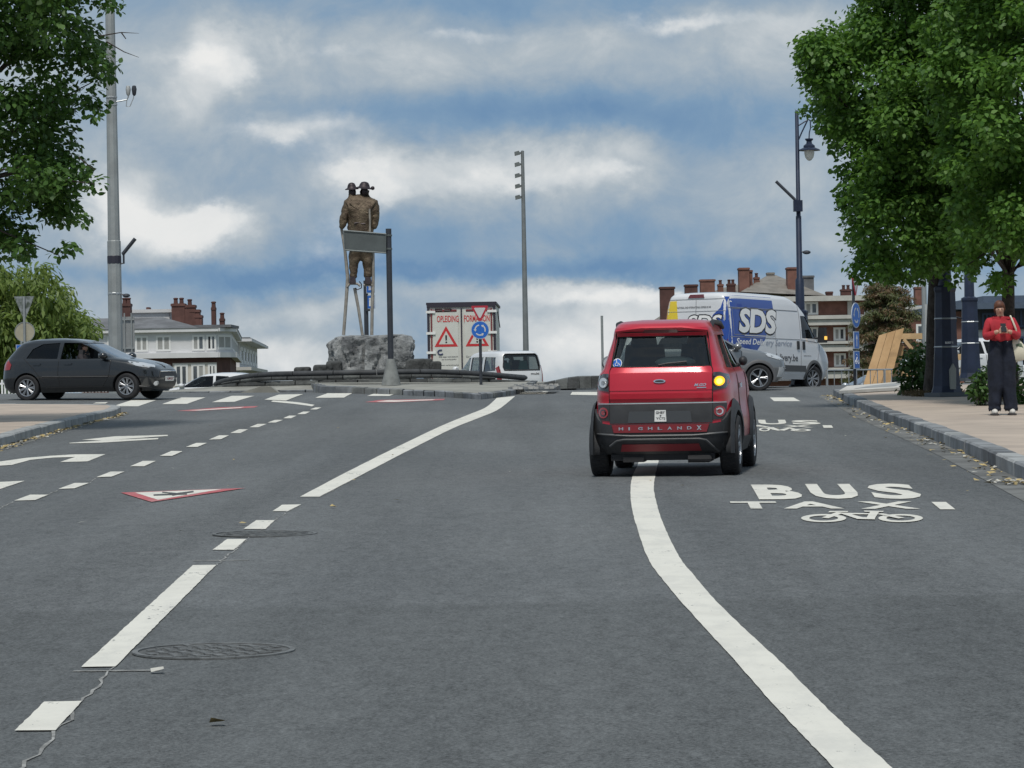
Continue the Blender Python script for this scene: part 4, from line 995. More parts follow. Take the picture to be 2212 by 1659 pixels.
for sg in (-1, 1):
    f = SV.side(sg)
    patch_into(MB(), [(.115, .98), (1.35, 1.02), (1.55, 1.18), (1.80, 1.32), (1.95, 1.55), (2.25, 1.72), (2.22, 1.95), (2.36, 2.10), (2.36, 2.425), (.115, 2.425)], f, .10, .003, .006).build('blue_livery_panel', VBLUE, van, smooth=60)
    # letters with a thin dark outline behind
    m = MB(); text_into(m, 'SDS', f, .44, 2.52, 1.43, 2.14, .006, .075, .22); m.build('lettering_outline', INK, van)
    m = MB(); text_into(m, 'SDS', f, .48, 2.48, 1.47, 2.10, .009, .045, .22); m.build('lettering', WHITE, van)
    m = MB(); patch_into(m, [(.75, 1.400), (2.25, 1.400), (2.25, 1.425), (.75, 1.425)], f, .1, .006, .005); m.build('underline', WHITE, van)
    m = MB(); text_into(m, 'Speed Deliv', f, .32, 1.78, 1.13, 1.33, .007, .015, .25); m.build('lettering', WHITE, van)
    m = MB(); text_into(m, 'ery Service', f, 1.83, 3.20, 1.12, 1.33, .007, .005, .25); m.build('lettering', mat('blue_grey_letters', (.30, .34, .42), .5), van)
    m = MB(); text_into(m, 'delivery.be', f, 2.28, 3.52, .73, .97, .005, .012); m.build('lettering', mat('dark_letters', (.07, .07, .08), .5), van)
    m = MB(); text_into(m, 'speed delivery', f, 3.85, 4.25, .92, .96, .005, .01); m.build('lettering', INK, van)
    m = MB()
    line_on(m, f, [(3.70, 2.30), (3.70, .50)], .008); line_on(m, f, [(2.36, 2.12), (2.36, .50)], .007); line_on(m, f, [(3.72, 1.36), (4.75, 1.30), (4.60, .80), (4.05, .50)], .007)
    line_on(m, f, [(.10, 2.11), (3.65, 2.11)], .010); line_on(m, f, [(.05, 1.36), (3.66, 1.36)], .008); line_on(m, f, [(.25, 2.08), (.25, 1.42), (2.30, 1.42), (2.30, 2.08), (.25, 2.08)], .007); m.build('body_seam', mat('seam_grey', (.22, .23, .25), .6), van)
    patch_into(MB(), [(1.42, .52), (3.95, .52), (3.95, .68), (1.42, .68)], f, .15, .02, .04).build('rubbing_strip', mat('grey_bumper_plastic'), van, smooth=50)
    for hx in (3.48, 3.78): patch_into(MB(), [(hx, 1.10), (hx + .12, 1.10), (hx + .12, 1.32), (hx, 1.32)], f, .1, .02, .03).build('door_handle', BLACKP, van, smooth=50)
    m = MB(); p = f(4.58, 1.42, 0); m.box((4.62, p.y + sg * .20, 1.50), (.14, .22, .40), taper=.85); m.tube([p, (4.6, p.y + sg * .15, 1.42)], .03, 6); o = m.build('mirror', BLACKP, van)
    if sg < 0: m = MB(); m.box((4.58, p.y + sg * .325, 1.42), (.10, .03, .09)); m.build('indicator', mat('mirror_indicator', (.8, .45, .08), .3, emit=(1, .55, .1, .8)), o)
    patch_into(MB(), [(sg * .60, .98), (sg * .92, 1.00), (sg * .90, 1.22), (sg * .66, 1.14)], SV.front(), .08, .012, .03).build('headlight', LAMP, van, smooth=60)
    patch_into(MB(), [(sg * .92, .90), (sg * .965, .90), (sg * .96, 1.30), (sg * .92, 1.30)], vr, .03, .014, .03).build('tail_lamp', TAIL, van, smooth=60)
# rear doors
patch_into(MB(), [(-.87, .60), (-.47, .60), (-.50, 1.2), (-.53, 1.8), (-.58, 2.30), (-.86, 2.30), (-.87, 1.7)], vr, .08, .004, .006).build('yellow_livery_panel', VYEL, van, smooth=60)
patch_into(MB(), [(.10, 1.30), (.40, 1.62), (.50, 1.92), (.72, 2.10), (.80, 2.34), (.86, 2.30), (.87, 1.7), (.87, .60), (.30, .60)], vr, .08, .004, .006).build('blue_livery_panel', VBLUE, van, smooth=60)
def corner_strip(S_, sg, z0, z1, y0, x1, off, nz=24, na=26):
    mb = MB(); rows = []
    for i in range(nz + 1):
        z = z0 + (z1 - z0) * i / nz; xr, xf, w_, n = S_.at(z); row = []; hl = (xf - xr) / 2; xm = (xf + xr) / 2
        a0 = math.asin(min(.9999, (y0 / w_)) ** (n / 2)); qx = (xm - x1) / hl; a1 = math.acos(min(.9999, qx) ** (n / 2))
        for k in range(na + 1):
            a = a0 + (a1 - a0) * k / na; x = xm - (hl + off) * cos(a) ** (2 / n); y = (w_ + off) * sin(a) ** (2 / n); row.append((x, sg * y, z))
        rows.append(row)
    return mb.grid(rows)
corner_strip(SV, 1, .60, 2.30, .86, .10, .006).build('orange_livery_panel', VORA, van, smooth=60)
corner_strip(SV, -1, .60, 2.385, .86, .12, .0055).build('blue_corner_panel', VBLUE, van, smooth=60)
m = MB(); text_into(m, 'SDS', vr, -.30, .80, 1.55, 1.95, .008, .07, .22); m.build('lettering_outline', INK, van)
m = MB(); text_into(m, 'SDS', vr, -.27, .77, 1.58, 1.92, .011, .03, .22); m.build('lettering', WHITE, van)
m = MB(); text_into(m, 'NATIONAL AND INTERNATIONAL EXPRESS 04 240', vr, -.56, .44, 2.10, 2.15, .008, .01); m.build('small_lettering', mat('dark_letters'), van)
m = MB(); line_on(m, vr, [(0, .6), (0, 2.33)], .008); line_on(m, vr, [(-.88, 2.02), (.88, 2.02)], .007); line_on(m, vr, [(-.90, .55), (-.95, 1.6), (-.87, 2.33), (.87, 2.33), (.95, 1.6), (.9, .55)], .008); m.build('door_seam', mat('seam_grey'), van)
patch_into(MB(), [(-.24, 2.365), (.24, 2.365), (.20, 2.455), (-.20, 2.455)], vr, .06, .02, .04).build('brake_light', mat('dark_red_lens'), van, smooth=60)
for z in (1.85, 1.0): patch_into(MB(), [(.84, z - .06), (.93, z - .06), (.93, z + .06), (.84, z + .06)], vr, .05, .02, .03).build('door_hinge', STEEL, van)
patch_into(MB(), [(-1.0, .36), (1.0, .36), (1.0, .56), (-1.0, .56)], vr, .1, .05, .08).build('rear_bumper', mat('grey_bumper_plastic'), van, smooth=50)
patch_into(MB(), [(-.9, .36), (.9, .36), (.98, .86), (-.98, .86)], SV.front(), .1, .02, .05).build('front_bumper', mat('grey_bumper_plastic'), van, smooth=50)

# ------------------------------------------------------------------ white leisure van beyond the island
MPVS = [(.22, .08, 4.2, .80, 8), (.36, .0, 4.34, .88, 8), (.60, 0, 4.38, .90, 8), (.85, .01, 4.25, .905, 8), (1.0, .03, 3.95, .90, 8), (1.10, .05, 3.55, .88, 8), (1.22, .08, 3.20, .855, 8), (1.45, .12, 2.90, .815, 8), (1.62, .17, 2.66, .775, 8),
        (1.72, .22, 2.48, .73, 7), (1.78, .34, 2.25, .64, 6), (1.81, .8, 1.9, .4, 4)]
q = P(1153, 830, 108)
mp, SM, bm_ = car('leisure_van', 'white leisure van driving away behind the low stone wall, green luggage in its rear window', 'car', (q.x - .35, 107.2, H(q.x, 108) - .02), R(90 + 27), MPVS, VWHITE,
   [[(.40, 1.13), (1.25, 1.10), (1.25, 1.60), (.50, 1.58)], [(1.40, 1.10), (2.25, 1.10), (2.25, 1.60), (1.40, 1.60)], [(2.35, 1.10), (3.30, 1.10), (2.72, 1.56), (2.35, 1.60)]],
   [(-.72, 1.16), (.72, 1.16), (.64, 1.66), (-.64, 1.66)], [(-.66, 1.14), (.66, 1.14), (.69, 1.25), (.63, 1.62), (.56, 1.68), (-.56, 1.68), (-.63, 1.62), (-.69, 1.25)], (.85, 3.55), .31, .19, zcowl=1.10, zroof=1.73, glassm=CARGLASS, spokes=7, seats=(2.2, 1.2))
r_ = SM.rear()
for sg in (-1, 1):
    patch_into(MB(), [(sg * .76, .62), (sg * .87, .62), (sg * .84, 1.22), (sg * .79, 1.30)], r_, .04, .02, .04).build('tail_lamp', TAIL, mp, smooth=60)
    mirror(mp, SM, 3.15, 1.15, sg, VWHITE, (.12, .22, .2), .14)
    m = MB(); line_on(m, SM.side(sg), [(.35, .86), (3.2, .84)], .02, .004); m.build('rubbing_strip', BLACKP, mp)
m = MB(); line_on(m, r_, [(-.66, 1.14), (.66, 1.14), (.69, 1.25), (.63, 1.62), (.56, 1.68), (-.56, 1.68), (-.63, 1.62), (-.69, 1.25), (-.66, 1.14)], .022, 0); m.build('window_seal', BLACKP, mp)
patch_into(MB(), [(-.86, .38), (.86, .38), (.86, .60), (-.86, .60)], r_, .1, .05, .08).build('rear_bumper', BLACKP, mp, smooth=50)
m = MB(); text_into(m, 'multi', r_, .30, .62, .98, 1.05, .012, .02); m.build('lettering', INK, mp)
m = MB(); m.box((.5, -.25, 1.25), (.1, .4, .42), taper=.6); m.box((.6, .35, 1.22), (.1, .34, .36), taper=.7); m.build('luggage', mat('green_cloth', (.10, .30, .24), .9), mp)

# ------------------------------------------------------------------ the training lorry
TY = 117.0; tl, tr = P(922, 655, TY), P(1070, 652, TY)
lz = H(tl.x, TY) - .03; TW = (tr.x - tl.x); TH = (tl.z + tr.z) / 2 - lz
lorry = thing('box_lorry', 'white box lorry seen from behind with red warning triangles on its doors', 'lorry', ((tl.x + tr.x) / 2, TY, lz), R(90 - 1))
LW = mat('lorry_white', (.62, .62, .58), .5, var=.04, vscale=2); LRED = mat('dark_red_frame', (.18, .03, .035), .5); LDARK = mat('lorry_dark_frame', (.035, .03, .045), .5); TRED = mat('triangle_red', (.55, .035, .04), .5)
hw = TW / 2
def lf(y, z, off=0): return Vector((-off, -y, z))     # y to the right as seen from behind
z0 = 1.05
m = MB(); m.box((3.6, 0, (z0 + TH - .06) / 2 + .0), (7.2, TW - .04, TH - .06 - z0)); 
m = MB(); m.add([(x, y, z) for x in (0, 7.2) for y in (-hw + .02, hw - .02) for z in (z0, TH - .05)], [(0, 1, 3, 2), (4, 6, 7, 5), (0, 4, 5, 1), (2, 3, 7, 6), (1, 5, 7, 3), (0, 2, 6, 4)]); m.build('box_body', LW, lorry)
m = MB(); m.box((3.6, 0, TH - .03), (7.24, TW + .06, .09)); m.box((-.015, 0, TH - .09), (.06, TW + .02, .16)); m.build('roof_frame', LDARK, lorry)
for sg in (-1, 1):
    m = MB(); m.box((-.012, sg * (hw - .045), (z0 + TH) / 2), (.05, .09, TH - z0 - .12)); m.build('corner_post', LDARK, lorry)
    m = MB(); m.box((-.02, sg * (hw - .155), (z0 + TH) / 2 - .05), (.05, .05, TH - z0 - .35)); m.box((-.02, sg * hw / 2, TH - .29), (.05, hw - .34, .07)); m.build('door_frame', LRED, lorry)
    door = MB(); door.box((-.012, sg * hw / 2 - sg * .04, (z0 + TH) / 2 - .15), (.04, hw - .32, TH - z0 - .40)); d = door.build('door', LW, lorry)
    for z in (TH - .33, TH - 1.11, TH - 1.82):
        if z > z0: MB().box((-.05, sg * (hw - .13), z), (.05, .34, .09)).build('hinge', WHITE, d)
    cx = (-1 if sg > 0 else 1) * hw * .50
    def tri_(cx, cz, s, off): m = MB(); m.add([lf(cx - s, cz, off), lf(cx + s, cz, off), lf(cx, cz + s * 1.76, off)], [(0, 1, 2)]); return m
    zt = TH - 1.61
    tri_(cx - .06 * sg * -1, zt, .43, .038).build('warning_triangle', TRED, d); tri_(cx - .06 * sg * -1, zt + .09, .275, .042).build('triangle_field', LW, d)
    ex = cx - .06 * sg * -1
    m = MB(); m.add([lf(ex - .028, zt + .23, .046), lf(ex + .028, zt + .23, .046), lf(ex + .034, zt + .42, .046), lf(ex - .034, zt + .42, .046)], [(0, 1, 2, 3)]); m.add([lf(a, b, .046) for a, b in circ(ex, zt + .16, .035, 10)], [tuple(range(10))]); m.build('exclamation_mark', INK, d)
    m = MB(); L0 = -hw + .36 if sg > 0 else .10; L1 = -.10 if sg > 0 else hw - .22
    text_into(m, 'OPLEIDING' if sg > 0 else 'FORMATION', lf, L0, L1, TH - .71, TH - .47, .040, .015); m.build('lettering', TRED, d)
    m = MB(); text_into(m, 'Deze wagen wordt bestuurd' if sg > 0 else 'Ce vehicule est conduit', lf, L0 + .05, L1 - .05, TH - 2.02, TH - 1.95, .040, .01)
    text_into(m, 'door een leerling chauffeur' if sg > 0 else 'par un eleve chauffeur', lf, L0 + .15, L1 - .1, TH - 2.11, TH - 2.05, .040, .01); text_into(m, 'www.opleiding.be', lf, L0 + .05, L1 - .02, TH - 2.32, TH - 2.26, .040, .005); m.build('small_lettering', mat('dark_letters'), d)
    m = MB(); m.tube([(2.5, sg * (hw + .02), TH - .3), (2.5, sg * (hw + .1), TH - .9)], .02, 5); m.build('side_bracket', BLACKP, lorry)
m = MB(); line_on(m, lf, [(-.95, TH - .25), (-.92, TH - .21), (-.70, TH - .21)], .025, .04); line_on(m, lf, [(-.95, TH - .25), (-.92, TH - .29), (-.70, TH - .29)], .025, .04); line_on(m, lf, [(-.62, TH - .21), (-.40, TH - .21), (-.37, TH - .25), (-.40, TH - .29), (-.62, TH - .29)], .025, .04); m.build('handle_recess', INK, lorry)
m = MB(); pts = [(-.78 + .10 * cos(q_), TH - 1.81 + .085 * sin(q_)) for q_ in [R(60 + i * 24) for i in range(12)]]; line_on(m, lf, pts, .025, .04); m.build('round_logo', mat('logo_blue', (.03, .04, .12), .5), lorry)
m = MB(); m.box((-.02, 0, (z0 + TH) / 2 - .1), (.06, .05, TH - z0 - .2)); m.build('door_gap', LDARK, lorry)
m = MB(); m.box((8.1, 0, 1.6), (1.7, TW * .92, 2.3), taper=.9); m.build('cab', LW, lorry)
for sg in (-1, 1):
    m = MB(); m.tube([(8.6, sg * hw * .9, TH - 1.75), (8.7, sg * (hw + .30), TH - 1.95), (8.7, sg * (hw + .42), TH - 2.1)], .05, 6); m.box((8.7, sg * (hw + .42), TH - 2.45), (.16, .26, .75)); m.build('mirror', BLACKP, lorry)
    for x in (1.6, 6.9): wheel(lorry, x, sg * (hw - .2), .45, .28, 6)
m = MB(); m.box((4, 0, .85), (8.4, 1.0, .25)); m.box((.1, 0, .55), (.15, TW - .1, .18)); m.build('chassis', BLACKP, lorry)

# ------------------------------------------------------------------ cars that show only in part beyond the crest
def far_car(px, Y, rz, paint, label, dz=0, group='cars partly hidden beyond the roundabout'):
    p = P(px, 835, Y)
    t, S, b = hatch('parked_car', label, (p.x, Y, H(p.x, Y) + dz), rz, paint, CARGLASS_D, group=group, badge=False); return t
far_car(570, 112, R(166), VWHITE, 'white car whose roof just shows behind the left end of the stone wall', -.0)
far_car(1992, 120, R(196), mat('pale_silver_paint', (.50, .52, .54), .3, .5, coat=1), 'pale silver car half hidden behind the railing and the low bush', .0)
far_car(2190, 101, R(205), VWHITE, 'white car between the second blue post and the person in red', 0)
far_car(2330, 112, R(190), VWHITE, 'white car at the right edge behind the person in red', .3)
# ================================================================== street furniture
NAVY = mat('dark_blue_paint', (.018, .027, .055), .42, .2, var=.2, vscale=3); POLEG = mat('grey_painted_pole', (.30, .32, .32), .55, .2, var=.12, vscale=2)
SIGNBACK = mat('sign_back_grey', (.10, .115, .115), .55, .2, var=.12, vscale=3); DPOLE = mat('dark_grey_pole', (.042, .047, .058), .5, .2, var=.15, vscale=3)
SRED = mat('sign_red', (.42, .025, .045), .45); BULB = mat('lamp_globe', (.62, .62, .56), .25, coat=.5); PALEM = mat('pale_metal', (.46, .47, .46), .5, .4, var=.1)

def up(o, m, name, mats, par, **k): return m.build(name, mats, par, **k)
# --- dark blue lamp posts with cast bases and a bracket lantern
def lamp_post(label, x, y, z, rz):
    t = thing('street_lamp', label, 'street lamp', (x, y, z), rz, 'dark blue street lamps on the right')
    m = MB(); m.box((0, 0, .04), (.62, .62, .08)); m.build('foot_plate', mat('foot_grey', (.10, .115, .13), .6, .3), t)
    m = MB(); m.lathe([(.30, .08), (.265, .20), (.225, .9), (.20, 1.95), (.215, 2.0), (.215, 2.05), (.13, 2.09)], 8, caps=True); m.build('cast_base', NAVY, t)
    for z_ in (.92, 1.45): MB().lathe([(.226 - .012 * (z_ > 1), z_), (.236 - .012 * (z_ > 1), z_ + .01), (.226 - .012 * (z_ > 1), z_ + .03)], 8, caps=False).build('base_band', STEEL, t)
    m = MB(); m.prism([(-.06, .14), (.05, .14), (.06, .52), (0, .62), (-.07, .50)], lambda a, b, d: (a, d, b), -.285, -.24); m.build('access_door', mat('door_grey', (.28, .29, .27), .6), t)
    m = MB(); m.lathe([(.125, 2.05), (.115, 2.9), (.08, 2.95), (.075, 4.6), (.06, 4.62), (.05, 7.42), (.02, 7.46)], 14); m.build('pole', NAVY, t, smooth=40)
    arm = MB(); arm.tube([(0, 0, 7.02), (.20, 0, 7.14), (.31, 0, 7.21), (.36, 0, 7.17)], .020, 6); arm.tube([(0, 0, 6.58), (.12, 0, 6.85), (.29, 0, 7.19)], .022, 6); arm.tube([(.36, 0, 7.19), (.365, 0, 6.98), (.33, 0, 6.85), (.32, 0, 6.70)], .018, 6); arm.build('bracket', NAVY, t, smooth=50)
    l = MB(); l.lathe([(.02, 6.70), (.11, 6.69), (.11, 6.66), (.07, 6.62), (.08, 6.56), (.155, 6.50), (.155, 6.45), (.27, 6.40), (.30, 6.375), (.29, 6.365), (.14, 6.375)], 20, (.32, 0, 0)); lo = l.build('lantern', NAVY, t, smooth=40)
    b = MB(); b.lathe([(.135, 6.385), (.14, 6.30), (.11, 6.18), (.055, 6.11), (.005, 6.09)], 18, (.32, 0, 0)); b.build('globe', BULB, lo, smooth=60)
    return t
p = P(1729, 700, 86); l1 = lamp_post('dark blue street lamp standing behind the van, its lantern hanging clear against the sky', p.x, 86, H(p.x, 86) - .02, 0)
m = MB(); m.tube([(-.10, -.1, 5.05), (-.60, -.1, 5.55)], .045, 6); m.build('slanted_light_bar', DPOLE, l1)
m = MB(); m.box((-.02, -.08, 4.88), (.24, .20, .30)); m.tube([(-.02, -.1, 4.95), (-.14, -.1, 5.1)], .03, 6); m.build('control_box', NAVY, l1)
m = MB(); m.tube([(0, 0, 3.62), (.16, -.02, 3.66)], .02, 6); m.ball((.20, -.02, 3.63), .07, 10, 6, (1.6, 1, .8)); m.build('camera', DPOLE, l1)
p = G(2045, 857, .147); l2 = lamp_post('dark blue street lamp with its thick cast base in front of the lime trunk', p.x, p.y, p.z, R(20))
m = MB(); m.prism([(-.05, 2.52), (.06, 2.50), (.06, 2.62), (-.05, 2.64)], lambda a, b, d: (a, d, b), -.135, -.12); m.build('sticker', PALEM, l2)
m = MB(); text_into(m, 'B.007 1', lambda u, v, o: Vector((u, -.247 - o, v)), -.14, .02, .99, 1.03, .004, .02); m.build('number_tag', WHITE, l2)
p = P(2097, 815, 79); l3 = lamp_post('dark blue street lamp farther back, between the lime trunk and the person', p.x, 79, H(p.x, 79) + .147, R(200))
m = MB(); m.tube([(.1, -.2, 1.55), (.28, -.24, 1.6)], .02, 6); m.ball((.30, -.24, 1.52), .07, 8, 6, (1, 1, 1.4)); m.build('camera', DPOLE, l3)

# --- the tall pale mast on the left
p = P(250, 740, 86); z = H(p.x, 86)
t = thing('lamp_mast', 'tall pale grey tapering mast rising behind the dark hatchback', 'mast', (p.x, 86, z))
m = MB(); m.lathe([(.21, 0), (.195, 1.2), (.182, 4.1), (.165, 4.12), (.125, 10.5), (.10, 14.0), (.02, 14.02)], 10); m.build('pole', POLEG, t)
MB().lathe([(.188, 3.50), (.19, 3.51), (.19, 3.70), (.185, 3.71)], 14, caps=False).build('dark_band', mat('band_black', (.03, .03, .045), .5), t)
MB().lathe([(.188, 2.66), (.194, 2.67), (.194, 2.71), (.188, 2.72)], 14, caps=False).build('strap', STEEL, t)
m = MB(); m.tube([(.19, -.05, 3.5), (.26, -.05, 3.5), (.26, -.05, 3.72), (.24, -.05, 3.75), (.58, -.05, 4.16)], [.03, .03, .03, .055, .055], 6); m.build('slanted_light_bar', DPOLE, t)
m = MB(); m.tube([(.18, -.1, 2.66), (.26, -.1, 2.66)], .02, 6); m.ball((.32, -.1, 2.63), .07, 10, 6, (1.5, 1, .8)); m.build('camera', DPOLE, t)
m = MB()
for q in (7.75, 7.95): m.lathe([(.150, q), (.155, q + .01), (.155, q + .04), (.150, q + .05)], 12, caps=False)
m.tube([(.14, -.05, 7.85), (.42, -.05, 7.90), (.46, -.05, 7.98), (.46, -.05, 8.12)], .022, 6); m.tube([(.42, -.05, 7.9), (.40, -.05, 7.72), (.50, -.05, 7.72), (.60, -.05, 7.95), (.61, -.05, 8.05)], .014, 6); m.build('bracket', STEEL, t)
for x, isdark in ((.46, 0), (.62, 1)): m = MB(); m.lathe([(.02, 8.0), (.05, 8.04), (.07, 8.18), (.05, 8.27), (.02, 8.28)], 10, (x, -.05, 0)); m.build('sensor', DPOLE if isdark else PALEM, t, smooth=50)

# --- floodlight mast beyond the island
p0, p1 = P(1136, 755, 130), P(1124, 326, 130); z = H(p0.x, 130)
t = thing('floodlight_mast', 'slim grey floodlight mast with five lamps on its left side, beyond the white leisure van', 'mast', (p0.x, 130, z)); hh = p1.z - z
m = MB(); m.lathe([(.135, 0), (.085, hh * .75), (.065, hh), (.01, hh + .02)], 12); m.build('pole', mat('mast_grey', (.22, .235, .24), .5, .3, var=.1), t, smooth=50)
for i, yy in enumerate((331, 355, 379, 402, 426)):
    zz = P(1120, yy, 130).z - z; m = MB(); m.tube([(0, 0, zz), (-.15, 0, zz + .02)], .035, 5); m.box((-.22, -.02, zz), (.24, .26, .15), (0, R(-14), 0), taper=.8); m.build('floodlight', SIGNBACK, t)

# --- direction board seen from behind, on a post with a conical foot
YB = 85.5; p = P(845, 825, YB); z = spz(Vector((p.x, YB))) - .02
t = thing('sign_board', 'back of a grey direction board on a dark post with conical foot', 'sign', (p.x, YB, z))
top = P(838, 494, YB).z - z
lean = (P(838, 494, YB).x - p.x)
m = MB(); m.tube([(0, 0, 0), (0, 0, top)], .078, 14); m.build('post', DPOLE, t, smooth=50)
m = MB(); m.lathe([(.262, 0), (.255, .03), (.105, .70), (.085, .705)], 20); m.build('conical_foot', mat('foot_concrete', (.20, .21, .205), .85, var=.2, vscale=4), t, smooth=40)
c = [P(x, y, YB) for x, y in ((743, 499), (834, 506), (834, 547), (746, 541))]
pl = [(q.x - p.x, q.z - z) for q in c]
m = MB().prism(pl, lambda a, b, d: (a, d + (a) * .12, b), -.09, -.02); b = m.build('panel', SIGNBACK, t)
m = MB(); e = pl + [pl[0]]; m.tube([(a, -.10 + a * .12, b_) for a, b_ in e], .022, 5); m.build('panel_edge', mat('edge_grey', (.17, .19, .19), .5, .2), t)
for dz in (-.06, -.42): MB().lathe([(.079, pl[1][1] + dz), (.092, pl[1][1] + dz + .005), (.092, pl[1][1] + dz + .045), (.079, pl[1][1] + dz + .05)], 14, caps=False).build('clamp', SIGNBACK, t)

# --- traffic signs
def disc_fn(cx, cz, k=1.0): return lambda a, b, off=0: Vector((cx + a * k, -off, cz + b))
def arrows(fn, r, m_, par, n=3, off=.012):
    for k in range(n):
        m = MB(); a0 = R(100 + 120 * k); a1 = a0 + R(72); st = 8
        ro, ri = r, r * .78
        pts = [(r_ * cos(a0 + (a1 - a0) * i / st), r_ * sin(a0 + (a1 - a0) * i / st)) for r_ in (ro,) for i in range(st + 1)]
        pin = [(ri * cos(a0 + (a1 - a0) * i / st), ri * sin(a0 + (a1 - a0) * i / st)) for i in range(st + 1)]
        m.add([fn(a, b, off) for a, b in pts + pin], [(i, i + 1, st + 2 + i, st + 1 + i) for i in range(st)])
        mid = (ro + ri) / 2; e = a1 + R(26)
        m.add([fn(a, b, off) for a, b in ((r * 1.16 * cos(a1), r * 1.16 * sin(a1)), (mid * cos(e), mid * sin(e)), (r * .60 * cos(a1), r * .60 * sin(a1)))], [(0, 1, 2)])
        m.build('arrow', m_, par)
def yield_sign(par, cz, s, y0=0):
    fn = lambda a, b, off=0: Vector((a, y0 - off, cz + b))
    T = [(-s, .0), (-s * .93, .035 * s / .25), (s * .93, .035 * s / .25), (s, 0), (.03, -s * 1.68), (-.03, -s * 1.68)]
    m = MB().prism(T, lambda a, b, d: fn(a, b, d), 0, .02); o = m.build('give_way_plate', SRED, par)
    k = .66; m = MB(); m.add([fn(a * k, (b + s * .56) * k - s * .56, .024) for a, b in T], [tuple(range(6))]); m.build('plate_field', mat('sign_field', (.55, .56, .56), .5), o); return o
def round_sign(par, cz, r, y0=0):
    fn = lambda a, b, off=0: Vector((a, y0 - off, cz + b))
    m = MB().prism(circ(0, 0, r, 28), fn, 0, .02); o = m.build('round_plate', mat('sign_rim_pale', (.42, .47, .55), .5), par)
    m = MB(); m.add([fn(a, b, .023) for a, b in circ(0, 0, r * .93, 28)], [tuple(range(28))]); m.build('plate_field', BLUE, o)
    arrows(fn, r * .62, mat('sign_field'), o, off=.027); return o
YS = 85.0; p = P(1039, 822, YS); z = spz(Vector((p.x, YS))) - .02
t = thing('traffic_sign', 'give way triangle over blue roundabout disc in front of the lorry', 'traffic sign', (p.x, YS, z)); zz = lambda y: P(1037, y, YS).z - z
m = MB(); m.tube([(0, 0, 0), (0, 0, zz(664))], .042, 10); m.build('post', DPOLE, t, smooth=50)
yield_sign(t, zz(663), .225, -.045); round_sign(t, zz(713), .243, -.045)
YS = 83.0; p = P(1847, 835, YS); z = H(p.x, YS)
t = thing('traffic_sign', 'give way triangle over blue disc and plates, turned aside by the railing', 'traffic sign', (p.x, YS, z), R(64)); zz = lambda y: P(1845, y, YS).z - z
m = MB(); m.tube([(0, 0, 0), (0, 0, zz(604))], .04, 10); m.build('post', DPOLE, t, smooth=50)
yield_sign(t, zz(602), .26, -.045); round_sign(t, zz(681), .33, -.045)
def blue_plate(par, w_, z0, z1, kind, y0=-.045):
    m = MB(); m.box((0, y0 - .01, (z0 + z1) / 2), (w_, .02, z1 - z0)); o = m.build('blue_plate', mat('sign_rim_pale'), par)
    m = MB(); fn = lambda a, b, off=0: Vector((a, y0 - .02 - off, b)); h = z1 - z0; c = (z0 + z1) / 2
    m.add([fn(a * w_ * .43, c + b * h * .45, .003) for a, b in ((-1, -1), (1, -1), (1, 1), (-1, 1))], [(0, 1, 2, 3)]); m.build('plate_field', BLUE, o)
    m = MB()
    if kind == 'arrow': m.add([fn(a * w_, c + b * h, .006) for a, b in ((-.06, -.36), (.06, -.36), (.06, .10), (.2, .02), (0, .36), (-.2, .02), (-.06, .10))], [tuple(range(7))])
    elif kind == 'bike':
        for sx in (-.2, .2): line_on(m, fn, [(sx * w_ + .12 * w_ * cos(q), c - .12 * h + .12 * w_ * sin(q)) for q in [k * pi / 5 for k in range(11)]], .008, .006)
        line_on(m, fn, [(-.2 * w_, c - .12 * h), (-.02 * w_, c + .15 * h), (.2 * w_, c - .12 * h)], .01, .006); line_on(m, fn, [(-.1 * w_, c + .3 * h), (.1 * w_, c + .2 * h)], .012, .006)
    else: text_into(m, kind, fn, -w_ * .18, w_ * .18, c - h * .3, c + h * .3, .006, .03)
    m.build('plate_sign', WHITE, o); return o
blue_plate(t, .40, zz(754), zz(716), 'arrow'); blue_plate(t, .42, zz(797), zz(758), 'bike')
YS = 100.0; p = P(792, 735, YS); z = 1.40
t = thing('bus_sign', 'two blue plates on a dark post behind the statue stilts', 'sign', (p.x, YS, z), R(-50)); zz = lambda y: P(795, y, YS).z - z
m = MB(); m.tube([(0, 0, 0), (0, 0, zz(606))], .07, 10); m.build('post', DPOLE, t, smooth=50)
for a, b, k in ((634, 604, 'BUS'), (668, 638, 'i')):
    o = blue_plate(t, .42, zz(a), zz(b), k); o.location = (.32, 0, 0)
m = MB(); m.box((.12, -.02, zz(655)), (.10, .1, .5)); m.build('small_box', DPOLE, t)
# backs of signs on the far left
YS = 88.0; p = P(55, 840, YS); z = H(p.x, YS)
t = thing('traffic_sign', 'backs of a give way triangle and round sign above the dark hatchback', 'traffic sign', (p.x, YS, z)); zz = lambda y: P(55, y, YS).z - z
m = MB(); m.tube([(0, 0, 0), (0, 0, zz(641))], .035, 8); m.build('post', POLEG, t, smooth=50)
m = MB(); s = .28; m.prism([(-s, zz(640)), (s, zz(640)), (.03, zz(688)), (-.03, zz(688))], lambda a, b, d: (a, d, b), .04, .06); m.build('give_way_plate', mat('aluminium_back', (.36, .38, .38), .45, .5, var=.3, vscale=7, col2=(.06, .08, .05)), t)
m = MB().prism(circ(0, zz(717), .27, 24), lambda a, b, d: (a, d, b), .04, .06); o = m.build('round_plate', mat('aged_back', (.40, .37, .28), .55, .2, var=.1), t)
m = MB(); m.lathe([(.262, 0), (.28, 0), (.28, .03), (.262, .03)], 24, (0, .03, zz(717)), caps=False, axis='Y'); m.build('plate_edge', POLEG, o)
